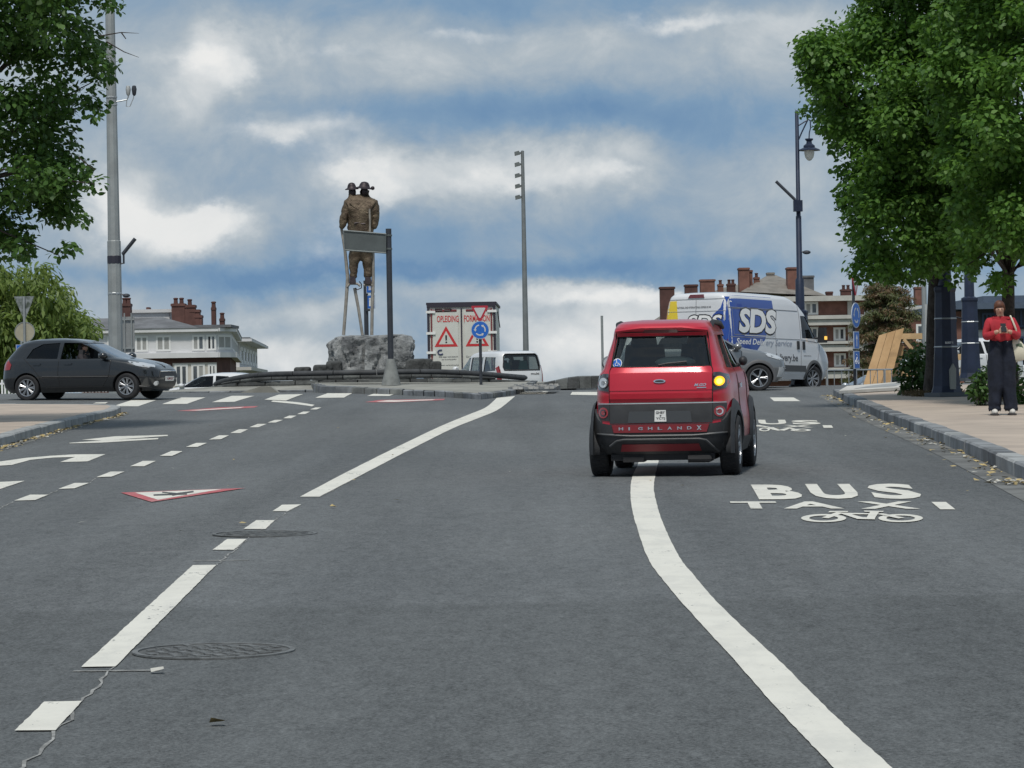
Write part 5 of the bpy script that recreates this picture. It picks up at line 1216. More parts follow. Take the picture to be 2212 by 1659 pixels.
p = P(46, 752, 90); t = thing('blue_sign', 'small blue sign showing above the rear window of the dark hatchback', 'sign', (p.x, 90, H(p.x, 90)))
m = MB(); m.tube([(0, .05, 0), (0, .05, 1.9)], .03, 6); m.build('post', POLEG, t); zc = P(46, 752, 90).z - H(p.x, 90)
blue_plate(t, .30, zc - .22, zc + .10, 'arrow', 0)
YS = 92.0; p = P(279, 840, YS); z = H(p.x, YS)
t = thing('road_sign', 'back of a tall narrow grey sign panel beside the pale mast', 'sign', (p.x, YS, z)); zz = lambda y: P(279, y, YS).z - z
m = MB(); m.box((0, .04, (zz(684) + zz(762)) / 2), (.36, .03, zz(684) - zz(762))); m.build('panel', mat('aluminium_panel', (.30, .31, .31), .5, .4, var=.1), t)
for x in (-.10, .10): MB().tube([(x, -.02, 0), (x, -.02, zz(676))], .022, 6).build('post', POLEG, t)
for y in (690, 752): MB().box((0, -.01, zz(y)), (.36, .03, .04)).build('cross_rail', POLEG, t)
p0 = P(1300, 682, 102); t = thing('thin_pole', 'thin plain grey pole left of the red car roof', 'pole', (p0.x, 102, H(p0.x, 102)))
MB().tube([(0, 0, 0), (0, 0, p0.z - H(p0.x, 102))], .04, 8).build('pole', POLEG, t, smooth=50)

# --- railing on the right, low hoop fence on the left
a, b = P(1786, 800, 84.5), P(2030, 803, 88); n = 17
t = thing('railing', 'galvanised pedestrian railing on the right behind the van', 'railing', (a.x, a.y, H(a.x, a.y)))
d = Vector((b.x - a.x, b.y - a.y, 0)); ztop = a.z - H(a.x, a.y)
for k in (0, .82): MB().tube([(0, 0, ztop - k), tuple(d + Vector((0, 0, ztop - k)))], .024, 6).build('rail', STEEL, t)
for i in range(n):
    q = d * (i / (n - 1)); MB().tube([(q.x, q.y, 0), (q.x, q.y, ztop)], .034 if i % 4 == 0 else .013, 6).build('bar', STEEL, t)
a = P(4, 846, 95); t = thing('picket_fence', 'low white picket fence seen under and behind the dark hatchback', 'fence', (a.x, 95, H(a.x, 95)))
for i in range(38): MB().box((i * .10 + (.0 if i % 2 else .01), 0, .21), (.055, .03, .42)).build('picket', WHITE, t)
MB().box((1.85, .03, .30), (3.9, .03, .05)).build('rail', WHITE, t)

# --- timber hoarding
WOOD = mat('new_timber', (.50, .32, .16), .75, var=.18, vscale=2.0, col2=(.40, .24, .11)); WOOD2 = mat('pale_timber', (.56, .38, .20), .75, var=.15, vscale=3)
YW = 92.0; o_ = P(1895, 835, YW); z = H(o_.x, YW); t = thing('timber_hoarding', 'raw timber boards propped up at a slant beside the conifer', 'hoarding', (o_.x, YW, z))
def wl(x, y, dy=0): q = P(x, y, YW); return Vector((q.x - o_.x, dy, q.z - z))
def board(pts, th, m_, name='board'):
    vs = [wl(x, y, dy) for x, y, dy in pts] + [wl(x, y, dy) + Vector((.0, th, 0)) for x, y, dy in pts]; n = len(pts)
    MB().add(vs, [tuple(range(n - 1, -1, -1)), tuple(range(n, 2 * n))] + [(i, (i + 1) % n, n + (i + 1) % n, n + i) for i in range(n)]).build(name, m_, t)
for k in range(3):
    f0, f1 = k / 3 + .008, (k + 1) / 3 - .008
    L = lambda f: (1863 + (1921 - 1863) * f, 836 - 8 * f); T = lambda f: (1903 + (1955 - 1903) * f, 724 - 16 * f)
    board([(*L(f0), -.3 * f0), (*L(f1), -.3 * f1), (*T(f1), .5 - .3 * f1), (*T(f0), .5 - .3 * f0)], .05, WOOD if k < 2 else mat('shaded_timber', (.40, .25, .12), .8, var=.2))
board([(1954, 720, .5), (2002, 719, .4), (2002, 732, .4), (1950, 732, .5)], .05, WOOD2); board([(1952, 735, .2), (1957, 730, .2), (1975, 752, .2), (1970, 757, .2)], .05, WOOD2); board([(1930, 800, .3), (1948, 745, .4), (1958, 748, .4), (1942, 805, .3)], .05, WOOD)
board([(1925, 805, .6), (1960, 790, .6), (1985, 800, .6), (1985, 812, .6), (1930, 815, .6)], .05, WOOD2); board([(2070, 765, .4), (2108, 762, .4), (2108, 776, .4), (2070, 778, .4)], .05, WOOD2); board([(2082, 778, .4), (2088, 778, .4), (2082, 812, .4), (2076, 812, .4)], .05, WOOD2)

# ================================================================== the statue on stilts
BRONZE = mat('brown_bronze', (.085, .058, .038), .55, .4, col2=(.15, .115, .075), vscale=5, bump=1.0, bscale=16, bdist=.03); BRONZE_D = mat('dark_bronze', (.035, .026, .030), .5, .4, var=.3, vscale=6, bump=.5, bscale=25)
STILT = mat('weathered_stilt', (.30, .28, .25), .7, .2, var=.2, vscale=6)
YT = 96.0; o_ = P(790, 724, YT); zr = ROCK_TOP - .06
st = thing('statue', 'bronze statue of two hatted figures back to back on tall stilts on the boulder', 'statue', (o_.x, YT, zr))
dzr = o_.z - zr
def sl_(x, y, dy=0): q = P(x, y, YT); return (q.x - o_.x, dy, max(q.z - zr, -.05))
k = YT / FPX
def joints(lst): return [(sl_(x, y, dy), r * k) for x, y, dy, r in lst]
from mathutils import noise as mnoise
def lumpy(me, amp, sc):
    me.calc_loop_triangles() if False else None
    for v in me.vertices:
        v.co += v.normal * (mnoise.noise(v.co * sc) * amp + mnoise.noise(v.co * sc * 2.7) * amp * .5)
    me.update(); return me
f1 = joints([(781, 545, 0, 24), (780, 505, 0, 25), (779, 462, 0, 27), (776, 436, 0, 21), (762, 424, 0, 8), (761, 412, 0, 10.5),      # 0-5 hips..head
             (752, 441, -.05, 12), (744, 470, -.05, 10), (738, 496, -.05, 7),                                                          # arm
             (808, 441, -.05, 12), (813, 470, -.05, 9.5), (806, 497, -.05, 7),
             (765, 552, 0, 14), (763, 575, 0, 10.5), (764, 590, 0, 9), (762, 605, -.05, 8),
             (795, 552, 0, 14), (794, 575, 0, 10.5), (795, 590, 0, 9), (795, 604, -.05, 9), (786, 422, 0, 8.5), (787, 411, 0, 11)])
me = skin_mesh(f1, [(0, 1), (1, 2), (2, 3), (3, 4), (4, 5), (3, 6), (6, 7), (7, 8), (3, 9), (9, 10), (10, 11), (0, 12), (12, 13), (13, 14), (14, 15), (0, 16), (16, 17), (17, 18), (18, 19), (3, 20), (20, 21)], 0, 3)
lumpy(me, .035, 5.0); me.materials.append(BRONZE); link('figure', me, st)
def hat(cx, cy, rw, tilt, side_k):
    m = MB(); c = sl_(cx, cy); m.M = Matrix.Translation(c) @ Euler((0.1, tilt, 0)).to_matrix().to_4x4()
    m.lathe([(rw * 1.0, -.02), (rw * .98, .0), (rw * .66, .035), (rw * .58, .10), (rw * .42, .165), (rw * .15, .19), (.005, .18)], 16)
    if side_k: m.ball((rw * .98, 0, .02), rw * .24, 8, 6)
    m.build('hat', BRONZE_D, st, smooth=50)
hat(760, 408, .21, -.05, 0); hat(787, 406, .255, .12, 1)
for x, y in ((761, 415), (787, 413)): m = MB(); c = sl_(x, y, -.02); m.ball(c, .135, 12, 9, (.85, .9, 1.2)); m.build('head', BRONZE_D, st, smooth=60)
# jacket: a stiff shell with a strap and a hem
m = MB(); rows = []
for yy, hw_, dp in ((432, 24, .16), (440, 36, .24), (460, 32, .27), (485, 27, .25), (500, 27, .27), (520, 29, .30), (536, 30, .30)):
    c = sl_(779, yy); row = []
    for i in range(21): q = 2 * pi * i / 20; row.append((c[0] + hw_ * k * math.copysign(abs(cos(q)) ** .7, cos(q)), dp * math.copysign(abs(sin(q)) ** .7, sin(q)), c[2]))
    rows.append(row)
m.grid(rows); me = m.mesh('jacket', BRONZE, smooth=60); bm = bmesh.new(); bm.from_mesh(me); bmesh.ops.subdivide_edges(bm, edges=bm.edges[:], cuts=3, use_grid_fill=True); bm.normal_update(); bm.to_mesh(me); bm.free(); lumpy(me, .05, 4.0); link('jacket', me, st)
m = MB(); m.tube([sl_(x, y, -.29) for x, y in ((757, 440), (768, 450), (780, 456), (795, 462))], .035, 6); m.build('strap', BRONZE, st, smooth=50)
m = MB(); m.tube([sl_(x, y, -.31) for x, y in ((766, 484), (775, 482), (784, 485), (790, 484))], .025, 6); m.build('belt_fold', BRONZE_D, st, smooth=50)
m = MB(); m.tube([sl_(x, y, -.28) for x, y in ((799, 452), (800, 480), (800, 520))], .03, 6); m.build('staff_end', STILT, st, smooth=50)
for (x, y) in ((762, 604), (795, 605)): m = MB(); c = sl_(x, y, -.02); m.box((c[0], -.04, c[2] - .02), (.20, .30, .22), taper=.8); m.build('shoe', BRONZE_D, st)
for path, r in (([(742, 724), (747, 660), (751, 600), (745, 540), (735, 478)], [.05, .05, .055, .045, .04]), ([(783, 724), (774, 665), (766, 622)], [.045, .045, .05]), ([(803, 724), (804, 660), (806, 600), (806, 540)], [.05, .05, .05, .045])):
    m = MB(); m.tube([sl_(x, y, .02) for x, y in path], r, 8); m.build('stilt', STILT, st, smooth=50)
for pts in ([(750, 620), (756, 613), (772, 613), (778, 618)], [(785, 616), (804, 616)]):
    m = MB(); m.tube([sl_(x, y, -.02) for x, y in pts], .04, 6); m.build('foot_rest', STILT, st, smooth=50)
m = MB(); m.tube([sl_(x, y, -.04) for x, y in ((776, 608), (781, 614), (781, 622), (772, 626), (768, 622))], .018, 6); m.build('loop', BRONZE_D, st, smooth=50)

# ================================================================== the person with the phone
g = G(2166, 897, .147); PER = thing('person', 'person in red sweater and wide black trousers looking down at a phone', 'person', (g.x, g.y, g.z), 0); KP = .962; PER.scale = (KP * .93, KP, KP)
SKIN = mat('skin', (.50, .29, .21), .5, var=.08, vscale=8); SWEAT = mat('red_sweater', (.40, .022, .035), .85, var=.12, vscale=6, bump=.4, bscale=30); TROU = mat('black_trousers', (.008, .012, .025), .9, var=.25, vscale=5, bump=.5, bscale=14, bdist=.02)
HAIR = mat('ginger_dark_hair', (.16, .055, .022), .6, col2=(.022, .010, .015), vscale=7); SHOE = mat('white_trainers', (.62, .60, .56), .6); SOLE = mat('dark_sole', (.04, .035, .035), .7); TOTE = mat('cream_canvas', (.58, .55, .44), .9, var=.08, vscale=6); PHONE = mat('phone_black', (.012, .012, .014), .2)
# continuous body: legs, torso, neck, head, arms, palms and fingers
pts = [((0, 0, .95), .12), ((0, 0, 1.15), .11), ((0, .01, 1.33), .13), ((-.01, .01, 1.43), .07), ((-.02, -.03, 1.50), .052), ((-.03, -.06, 1.565), .076), ((-.032, -.065, 1.615), .074)]
edg = [(0, 1), (1, 2), (2, 3), (3, 4), (4, 5), (5, 6)]
def chain(par, lst):
    i = par
    for q, r in lst: pts.append((q, r)); edg.append((i, len(pts) - 1)); i = len(pts) - 1
    return i
hl_ = chain(2, [((-.17, .02, 1.39), .06), ((-.245, -.02, 1.17), .048), ((-.12, -.24, 1.235), .034), ((-.075, -.265, 1.25), .03)])
hr_ = chain(2, [((.17, .02, 1.39), .06), ((.245, -.02, 1.17), .048), ((.11, -.24, 1.235), .034), ((.055, -.265, 1.25), .03)])
chain(0, [((-.10, 0, .88), .085), ((-.13, -.01, .48), .06), ((-.135, .01, .10), .042), ((-.14, -.12, .04), .036)])
chain(0, [((.10, 0, .88), .085), ((.12, -.01, .48), .06), ((.135, .01, .10), .042), ((.145, -.12, .04), .036)])
me = skin_mesh(pts, edg, 0, 2); me.materials.append(SKIN); bd = MB()
bd.add([v.co[:] for v in me.vertices], [tuple(f.vertices) for f in me.polygons])
for sg, hx in ((-1, -.075), (1, .055)):
    for i, (dx, ln) in enumerate(((.0, .062), (.0, .07), (.0, .066), (.0, .052))):
        z0 = 1.272 - i * .017; y0 = -.272; a = (hx, y0, z0); b_ = (hx - sg * .03, y0 - .018, z0 + .004); c_ = (hx - sg * ln, y0 - .012, z0 + .002)
        bd.tube([a, b_, c_, (hx - sg * (ln + .012), y0 + .004, z0)], [.0095, .009, .008, .006], 7)
    bd.tube([(hx, -.262, 1.262), (hx - sg * .022, -.275, 1.292), (hx - sg * .030, -.282, 1.318)], [.012, .011, .008], 7)
bd.ball((-.032, -.140, 1.557), .014, 8, 6, (.8, 1.1, 1.3))                      # nose
for sx in (-1, 1): bd.ball((-.03 + sx * .070, -.05, 1.585), .018, 8, 6, (.5, .8, 1.3))   # ears
bdo = bd.build('body', SKIN, PER, smooth=70)
m = MB()
for sx in (-.03, .03): m.ball((-.032 + sx, -.127, 1.582), .010, 8, 5, (1.3, .6, .5))
m.build('eyes', INK, PER); m = MB(); m.ball((-.032, -.126, 1.522), .015, 8, 5, (1.3, .5, .4)); m.build('mouth', mat('lips', (.25, .08, .08), .5), PER)
m = MB()
for sx in (-.03, .03): m.tube([(-.032 + sx - .016, -.132, 1.598), (-.032 + sx, -.137, 1.603), (-.032 + sx + .016, -.132, 1.598)], .004, 5)
m.build('eyebrows', INK, PER)
def shell_skin(name, lst, ed, m_, sub=2, amp=0, root=0):
    me = skin_mesh(lst, ed, root, sub)
    if amp: lumpy(me, amp, 9)
    me.materials.append(m_); return link(name, me, PER)
m = MB(); m.grid([[(rx * cos(2 * pi * i / 24), ry * sin(2 * pi * i / 24), z_ + .012 * sin(i * 2.1)) for i in range(25)] for z_, rx, ry in ((1.10, .150, .125), (1.105, .175, .148), (1.13, .188, .158), (1.18, .195, .158), (1.26, .19, .145))]); m.build('sweater_hem', SWEAT, PER, smooth=60)
shell_skin('sweater', [((0, 0, 1.25), (.17, .12)), ((0, 0, 1.29), (.195, .13)), ((0, .01, 1.35), (.20, .13)), ((-.01, .01, 1.44), (.115, .09)), ((-.014, -.012, 1.485), .070),
    ((-.185, .02, 1.385), .085), ((-.232, .0, 1.28), .080), ((-.252, -.03, 1.165), .072), ((-.20, -.16, 1.19), .062), ((-.125, -.235, 1.232), .043),
    ((.185, .02, 1.385), .085), ((.232, .0, 1.28), .080), ((.252, -.03, 1.165), .072), ((.20, -.16, 1.19), .062), ((.115, -.235, 1.232), .043)],
    [(0, 1), (1, 2), (2, 3), (3, 4), (2, 5), (5, 6), (6, 7), (7, 8), (8, 9), (2, 10), (10, 11), (11, 12), (12, 13), (13, 14)], SWEAT, 2, .010, 1)
m = MB()
for sg in (-1, 1):
    rows = []
    for z_, cx, rx, ry in ((1.15, .066, .108, .115), (1.05, .074, .126, .135), (.92, .084, .136, .15), (.78, .088, .138, .148), (.62, .090, .136, .142), (.47, .094, .128, .135), (.36, .102, .116, .128), (.25, .116, .102, .120), (.18, .124, .106, .126), (.14, .128, .098, .118), (.10, .131, .106, .124), (.065, .134, .092, .11)):
        rows.append([(sg * cx + rx * cos(2 * pi * i / 22) * (1 + .04 * sin(i * 3 + z_ * 9)), -.0 + ry * sin(2 * pi * i / 22) * (1 + .05 * sin(i * 2 + z_ * 14)), z_ + (.008 * sin(i * 2.0) if z_ < .1 else 0)) for i in range(23)])
    m.grid(rows)
me = m.mesh('trousers', TROU, smooth=70); bm = bmesh.new(); bm.from_mesh(me); bmesh.ops.subdivide_edges(bm, edges=bm.edges[:], cuts=1, use_grid_fill=True); bm.normal_update(); bm.to_mesh(me); bm.free(); lumpy(me, .018, 7); link('trousers', me, PER)
for sg in (-1, 1):
    m = MB(); m.ball((sg * .14, -.07, .05), 1, 12, 8, (.052, .125, .052)); o = m.build('shoe', SHOE, PER, smooth=60); m = MB(); m.box((sg * .14, -.07, .014), (.10, .25, .028)); m.build('sole', SOLE, o)
    m = MB(); m.tube([(sg * .14 - .03, -.13, .075), (sg * .14 + .03, -.11, .085)], .008, 5); m.tube([(sg * .14 - .03, -.10, .085), (sg * .14 + .03, -.08, .095)], .008, 5); m.build('laces', SOLE, o)
m = MB(); m.ball((-.03, -.034, 1.636), 1, 14, 10, (.086, .098, .078)); m.ball((-.03, .015, 1.575), 1, 12, 8, (.082, .07, .10)); m.tube([(-.10, -.075, 1.625), (-.106, -.05, 1.58), (-.10, -.02, 1.54)], [.016, .018, .014], 7); m.tube([(.04, -.075, 1.625), (.046, -.05, 1.58), (.04, -.02, 1.54)], [.016, .018, .014], 7)
me = m.mesh('hair', HAIR, smooth=60); lumpy(me, .006, 30); link('hair', me, PER)
ph = thing('phone', 'black phone held in both hands of the person in red', 'phone', (g.x - .01 * KP, g.y - .285 * KP, g.z + 1.30 * KP)); ph.rotation_euler = (R(-38), 0, 0)
MB().box((0, 0, 0), (.078, .010, .15)).build('case', PHONE, ph); MB().box((0, .007, 0), (.070, .003, .138)).build('screen', mat('phone_screen', (.05, .055, .06), .1), ph)
bg = thing('tote_bag', 'cream canvas tote bag hanging from the shoulder of the person in red', 'bag', (g.x + .25 * KP, g.y - .03, g.z + .80 * KP), R(-20)); bg.rotation_euler = (0, R(-16), R(-12))
m = MB(); rows = []
for z_, rx, ry, ox in ((0, .17, .05, .02), (.04, .185, .075, .015), (.15, .165, .085, 0), (.26, .13, .06, -.02), (.33, .105, .035, -.04)):
    rows.append([(ox + rx * math.copysign(abs(cos(q)) ** .7, cos(q)), ry * sin(q), z_) for q in [2 * pi * i / 20 for i in range(21)]])
m.grid(rows); m.add([(p_[0], p_[1], .002) for p_ in rows[0][:-1]], [tuple(range(20))]); me = m.mesh('bag_body', TOTE, smooth=60); lumpy(me, .012, 8); link('bag_body', me, bg)
m = MB(); m.add([(.03, -.072, .09), (.13, -.066, .09), (.11, -.062, .24), (.03, -.07, .24)], [(0, 1, 2, 3)]); m.build('bag_print', mat('bag_print_green', (.10, .14, .09), .8, var=.4, vscale=12), bg)
inv = (Matrix.Translation(bg.location) @ bg.rotation_euler.to_matrix().to_4x4()).inverted()
for dy in (-.04,):
    m = MB(); m.tube([inv @ (Vector(g) + Vector(q) * KP) for q in ((.235, -.06, 1.12), (.20, -.12, 1.28), (.155, -.115, 1.40), (.135, -.03, 1.475), (.15, .06, 1.43), (.20, .08, 1.25), (.235, .03, 1.12))], .014, 6); m.build('bag_strap', TOTE, bg, smooth=60)

# --- driver of the dark hatchback, at the open window
dm = Matrix.Translation(dk.location) @ dk.rotation_euler.to_matrix().to_4x4()
drv = thing('person', 'driver in dark clothes seen through the open window of the dark hatchback', 'person', dm @ Vector((1.98, -.36, .72)), dk.rotation_euler.z)
pts = [((0, 0, 0), .13), ((0, 0, .22), .14), ((.02, 0, .34), .09), ((.03, 0, .42), .055), ((.06, 0, .50), .085), ((.07, 0, .565), .08), ((.02, -.19, .30), .06), ((.16, -.27, .12), .048), ((.40, -.20, .22), .04), ((.02, .19, .30), .06), ((.18, .25, .12), .048), ((.40, .18, .22), .04)]
me = skin_mesh(pts, [(0, 1), (1, 2), (2, 3), (3, 4), (4, 5), (2, 6), (6, 7), (7, 8), (2, 9), (9, 10), (10, 11)], 0, 2); me.materials.append(SKIN); link('body', me, drv)
me = skin_mesh([(p_, r * 1.18) for p_, r in pts[:3]] + [(p_, r * 1.2) for p_, r in (pts[6], pts[7], pts[9], pts[10])], [(0, 1), (1, 2), (2, 3), (3, 4), (2, 5), (5, 6)], 0, 2); me.materials.append(mat('dark_jacket', (.03, .026, .03), .9)); link('jacket', me, drv)
m = MB(); m.ball((.05, 0, .59), 1, 12, 8, (.098, .09, .08)); m.ball((.0, 0, .54), 1, 10, 8, (.06, .085, .1)); m.build('hair', mat('brown_hair', (.05, .03, .02), .7), drv, smooth=60)
m = MB(); m.lathe([(.165, -.012), (.178, 0), (.165, .012), (.152, 0), (.165, -.012)], 20, (0, 0, 0), caps=False); o = m.build('steering_wheel', BLACKP, dk, smooth=60); o.location = (2.48, -.36, .98); o.rotation_euler = (0, R(-65), 0)
# ================================================================== buildings
WHITEW = mat('white_render', (.62, .62, .63), .85, var=.06, vscale=.5); STONEW = mat('pale_stone_band', (.50, .49, .46), .85, var=.1, vscale=.8); BRICKR = mat('red_brick', (.185, .088, .068), .9, var=.18, vscale=1.2, bump=.3, bscale=8)
BRICKD = mat('dark_brick', (.095, .046, .040), .9, var=.2, vscale=1.2); SLATE = mat('grey_slate', (.14, .145, .155), .8, var=.2, vscale=1.0, bump=.4, bscale=5); SLATE2 = mat('brown_grey_roof_tiles', (.20, .185, .165), .85, var=.2, vscale=.8, bump=.5, bscale=4)
FRAME = mat('white_window_frame', (.72, .72, .71), .5); PANE = mat('window_pane', (.075, .085, .095), .12, coat=.6, var=.4, vscale=.7); PANE_D = mat('open_window_dark', (.02, .02, .022), .5); CURT = mat('net_curtain', (.33, .33, .32), .8, var=.1)

def window(par, A, U, N, u0, u1, z0, z1, leaves=2, fr=FRAME, fw=.09, panes=(PANE,), proud=.05):
    """a window on the wall through A (x, y) along U with outward normal N: frame with rails, panes as sub-parts"""
    def pt(u, z, d): q = A + U * u + N * d; return (q.x, q.y, z)
    def bar(m, a, b, c, d, d0, d1):
        vs = [pt(u, z, e) for e in (d0, d1) for u, z in ((a, c), (b, c), (b, d), (a, d))]
        m.add(vs, [(3, 2, 1, 0), (4, 5, 6, 7), (0, 1, 5, 4), (1, 2, 6, 5), (2, 3, 7, 6), (3, 0, 4, 7)])
    m = MB(); bar(m, u0, u1, z0, z0 + fw, 0, proud); bar(m, u0, u1, z1 - fw, z1, 0, proud)
    w_ = (u1 - u0 - fw) / leaves
    for i in range(leaves + 1): bar(m, u0 + i * w_, u0 + i * w_ + fw, z0 + fw, z1 - fw, 0, proud)
    o = m.build('window', fr, par)
    for i in range(leaves):
        m = MB(); bar(m, u0 + i * w_ + fw, u0 + (i + 1) * w_, z0 + fw, z1 - fw, .005, .02); m.build('pane', panes[i % len(panes)], o)
    return o
def slab(par, name, A, U, N, u0, u1, z0, z1, d0, d1, m_):
    m = MB(); vs = []
    for d in (d0, d1):
        for u, z in ((u0, z0), (u1, z0), (u1, z1), (u0, z1)): q = A + U * u + N * d; vs.append((q.x, q.y, z))
    m.add(vs, [(3, 2, 1, 0), (4, 5, 6, 7), (0, 1, 5, 4), (1, 2, 6, 5), (2, 3, 7, 6), (3, 0, 4, 7)]); return m.build(name, m_, par)
def chimney(par, x0, x1, ytop, ybot, Y, m_, pots=0, depth=1.2, dy=0, pm=None):
    a, b = P(x0, ytop, Y), P(x1, ytop, Y); zb = P(x0, ybot, Y).z; w_ = b.x - a.x; c = (a.x + b.x) / 2
    m = MB(); m.box((c, Y + dy, (a.z + zb) / 2), (w_, depth, a.z - zb)); m.box((c, Y + dy, a.z - .12), (w_ * 1.12, depth * 1.1, .18)); o = m.build('chimney', m_, par)
    for i in range(pots):
        m = MB(); x = c + (i - (pots - 1) / 2) * w_ / pots * .9; m.lathe([(.17, a.z), (.15, a.z + .30), (.19, a.z + .34), (.19, a.z + .42), (.1, a.z + .45)], 8, (x, Y + dy, 0)); m.build('chimney_pot', pm or BRICKD, o)
    return o
# --- white corner building on the left
YB = 240.0; x0, x1 = P(175, 800, YB).x, P(468, 800, YB).x
wb = thing('corner_house', 'white two-storey corner building with brick band and tall brick chimneys at left', 'building', (0, 0, 0))
zg = H(0, YB) - .2
zt = lambda y, x=400: P(x, y, YB).z
A = Vector((x0, YB)); U = Vector((1, 0)); N = Vector((0, -1)); LW_ = x1 - x0
e = P(513, 745, 292.0); A2 = Vector((x1 + .9, YB + 3)); U2 = (Vector((e.x, 292.0)) - A2).normalized(); N2 = Vector((U2.y, -U2.x)); L2 = (Vector((e.x, 292.0)) - A2).length
A1 = Vector((x1, YB)); U1 = (A2 - A1).normalized(); N1 = Vector((U1.y, -U1.x)); L1 = (A2 - A1).length
for (a_, u_, n_, L_, dep) in ((A, U, N, LW_, -9), (A1, U1, N1, L1, -3), (A2, U2, N2, L2, -8)):
    slab(wb, 'upper_wall', a_, u_, n_, 0, L_, zt(766), zt(708), dep, 0, WHITEW)
    slab(wb, 'lower_wall', a_, u_, n_, 0, L_, zg, zt(767), dep, -.15, BRICKD)
    slab(wb, 'balcony_band', a_, u_, n_, -.2, L_ + .2, zt(773), zt(762), -.1, .38, WHITEW)
    slab(wb, 'eaves', a_, u_, n_, -.2, L_ + .2, zt(717), zt(710), -.1, .40, WHITEW); slab(wb, 'gutter', a_, u_, n_, -.2, L_ + .2, zt(710) + .005, zt(708), -.1, .44, SLATE)
ux = lambda px: P(px, 740, YB).x - x0
for a_, b_, pn in ((292, 320, (CURT,)), (337, 369, (CURT,)), (415, 442, (CURT, PANE)), (446, 467, (PANE_D, PANE))):
    window(wb, A, U, N, ux(a_), ux(b_), zt(758), zt(724), 2, panes=pn, fw=.14)
window(wb, A, U, N, ux(232), ux(262), zt(758), zt(724), 2, panes=(CURT,), fw=.14)
window(wb, A1, U1, N1, .3, L1 - .2, zt(756), zt(724), 2, panes=(CURT,), fw=.16)
slab(wb, 'ground_floor_front', A, U, N, ux(372), LW_, zg, zt(784), -.16, .0, mat('cream_render', (.52, .49, .44), .85, var=.06))
for a_, b_, pn in ((376, 405, (PANE, PANE)), (412, 442, (PANE, CURT)), (448, 467, (PANE_D, PANE))): window(wb, A, U, N, ux(a_), ux(b_), zt(834), zt(787), 2, panes=pn, fw=.16)
for i in range(9):
    u = 1.5 + i * (L2 - 2) / 9; window(wb, A2, U2, N2, u, u + (L2 - 2) / 9 * .72, zt(757), zt(725), 2, panes=(CURT, PANE), fw=.2)
m = MB(); za, zb_ = zt(709), zt(682); xl, xr = x0, P(432, 700, YB).x
m.add([(xl, YB - .3, za), (xr, YB - .3, za), (xr - 3.2, YB + 4, zb_), (xl, YB + 4, zb_), (xl, YB + 9, za), (xr, YB + 9, za)], [(0, 1, 2, 3), (1, 5, 2), (5, 4, 3, 2), (0, 3, 4)]); m.build('roof', SLATE, wb)
m = MB(); m.box(((x1 + xr) / 2 + .3, YB + 4, zt(708) + .1), (x1 - xr + 1.6, 7, .2)); m.build('flat_roof', SLATE, wb)
sx = (P(284, 670, YB + 6).x, P(369, 670, YB + 6).x); m = MB(); m.box(((sx[0] + sx[1]) / 2, YB + 7, (zt(667) + zt(700)) / 2), (sx[1] - sx[0], 4, zt(667) - zt(700))); m.box(((sx[0] + sx[1]) / 2, YB + 7, zt(667)), (sx[1] - sx[0] + .5, 4.4, .25)); m.build('roof_storey', WHITEW, wb)
chimney(wb, 264, 283, 656, 700, YB + 3, BRICKD, 2); chimney(wb, 318, 324, 664, 672, YB + 7, BRICKD, 0)
for (a_, b_, t_) in ((372, 400, 656), (398, 422, 659), (412, 432, 669), (422, 437, 681)): chimney(wb, a_, b_, t_, 712, YB + 4 + a_ * .002, mat('brown_brick', (.125, .060, .050), .9, var=.2, vscale=1.2), 2 if a_ == 372 else (1 if a_ == 398 else 0))
chimney(wb, 457, 466, 664, 712, YB + 2, BRICKD, 1, .8); chimney(wb, 475, 485, 688, 714, YB + 6, BRICKD, 1, .8)
# its lower neighbour down the street
hb = thing('terrace_house', 'lower white house with overhanging eaves just right of the corner building', 'building', (0, 0, 0))
e1, e2 = P(517, 760, 296.0), P(556, 775, 352.0); A3 = Vector((e1.x, 296.0)); U3 = (Vector((e2.x, 352.0)) - A3).normalized(); N3 = Vector((U3.y, -U3.x)); L3 = (Vector((e2.x, 352.0)) - A3).length
zq = lambda y, x, Y: P(x, y, Y).z
slab(hb, 'wall', A3, U3, N3, 0, L3, zg - 1, zq(738, 515, 296), -8, 0, WHITEW); slab(hb, 'eaves', A3, U3, N3, -1, L3 + 1, zq(738, 515, 296), zq(732, 515, 296), -8, 1.2, WHITEW); slab(hb, 'roof', A3, U3, N3, -1, L3 + 1, zq(732, 515, 296), zq(729, 515, 296), -8, 1.0, SLATE)
slab(hb, 'balcony_band', A3, U3, N3, -.5, L3 + .5, zq(800, 515, 296), zq(793, 515, 296), -1, 1.1, STONEW)
for i in range(6): window(hb, A3, U3, N3, 2 + i * 9, 2 + i * 9 + 6.5, zq(785, 515, 296), zq(748, 515, 296), 2, panes=(PANE, CURT), fw=.35)

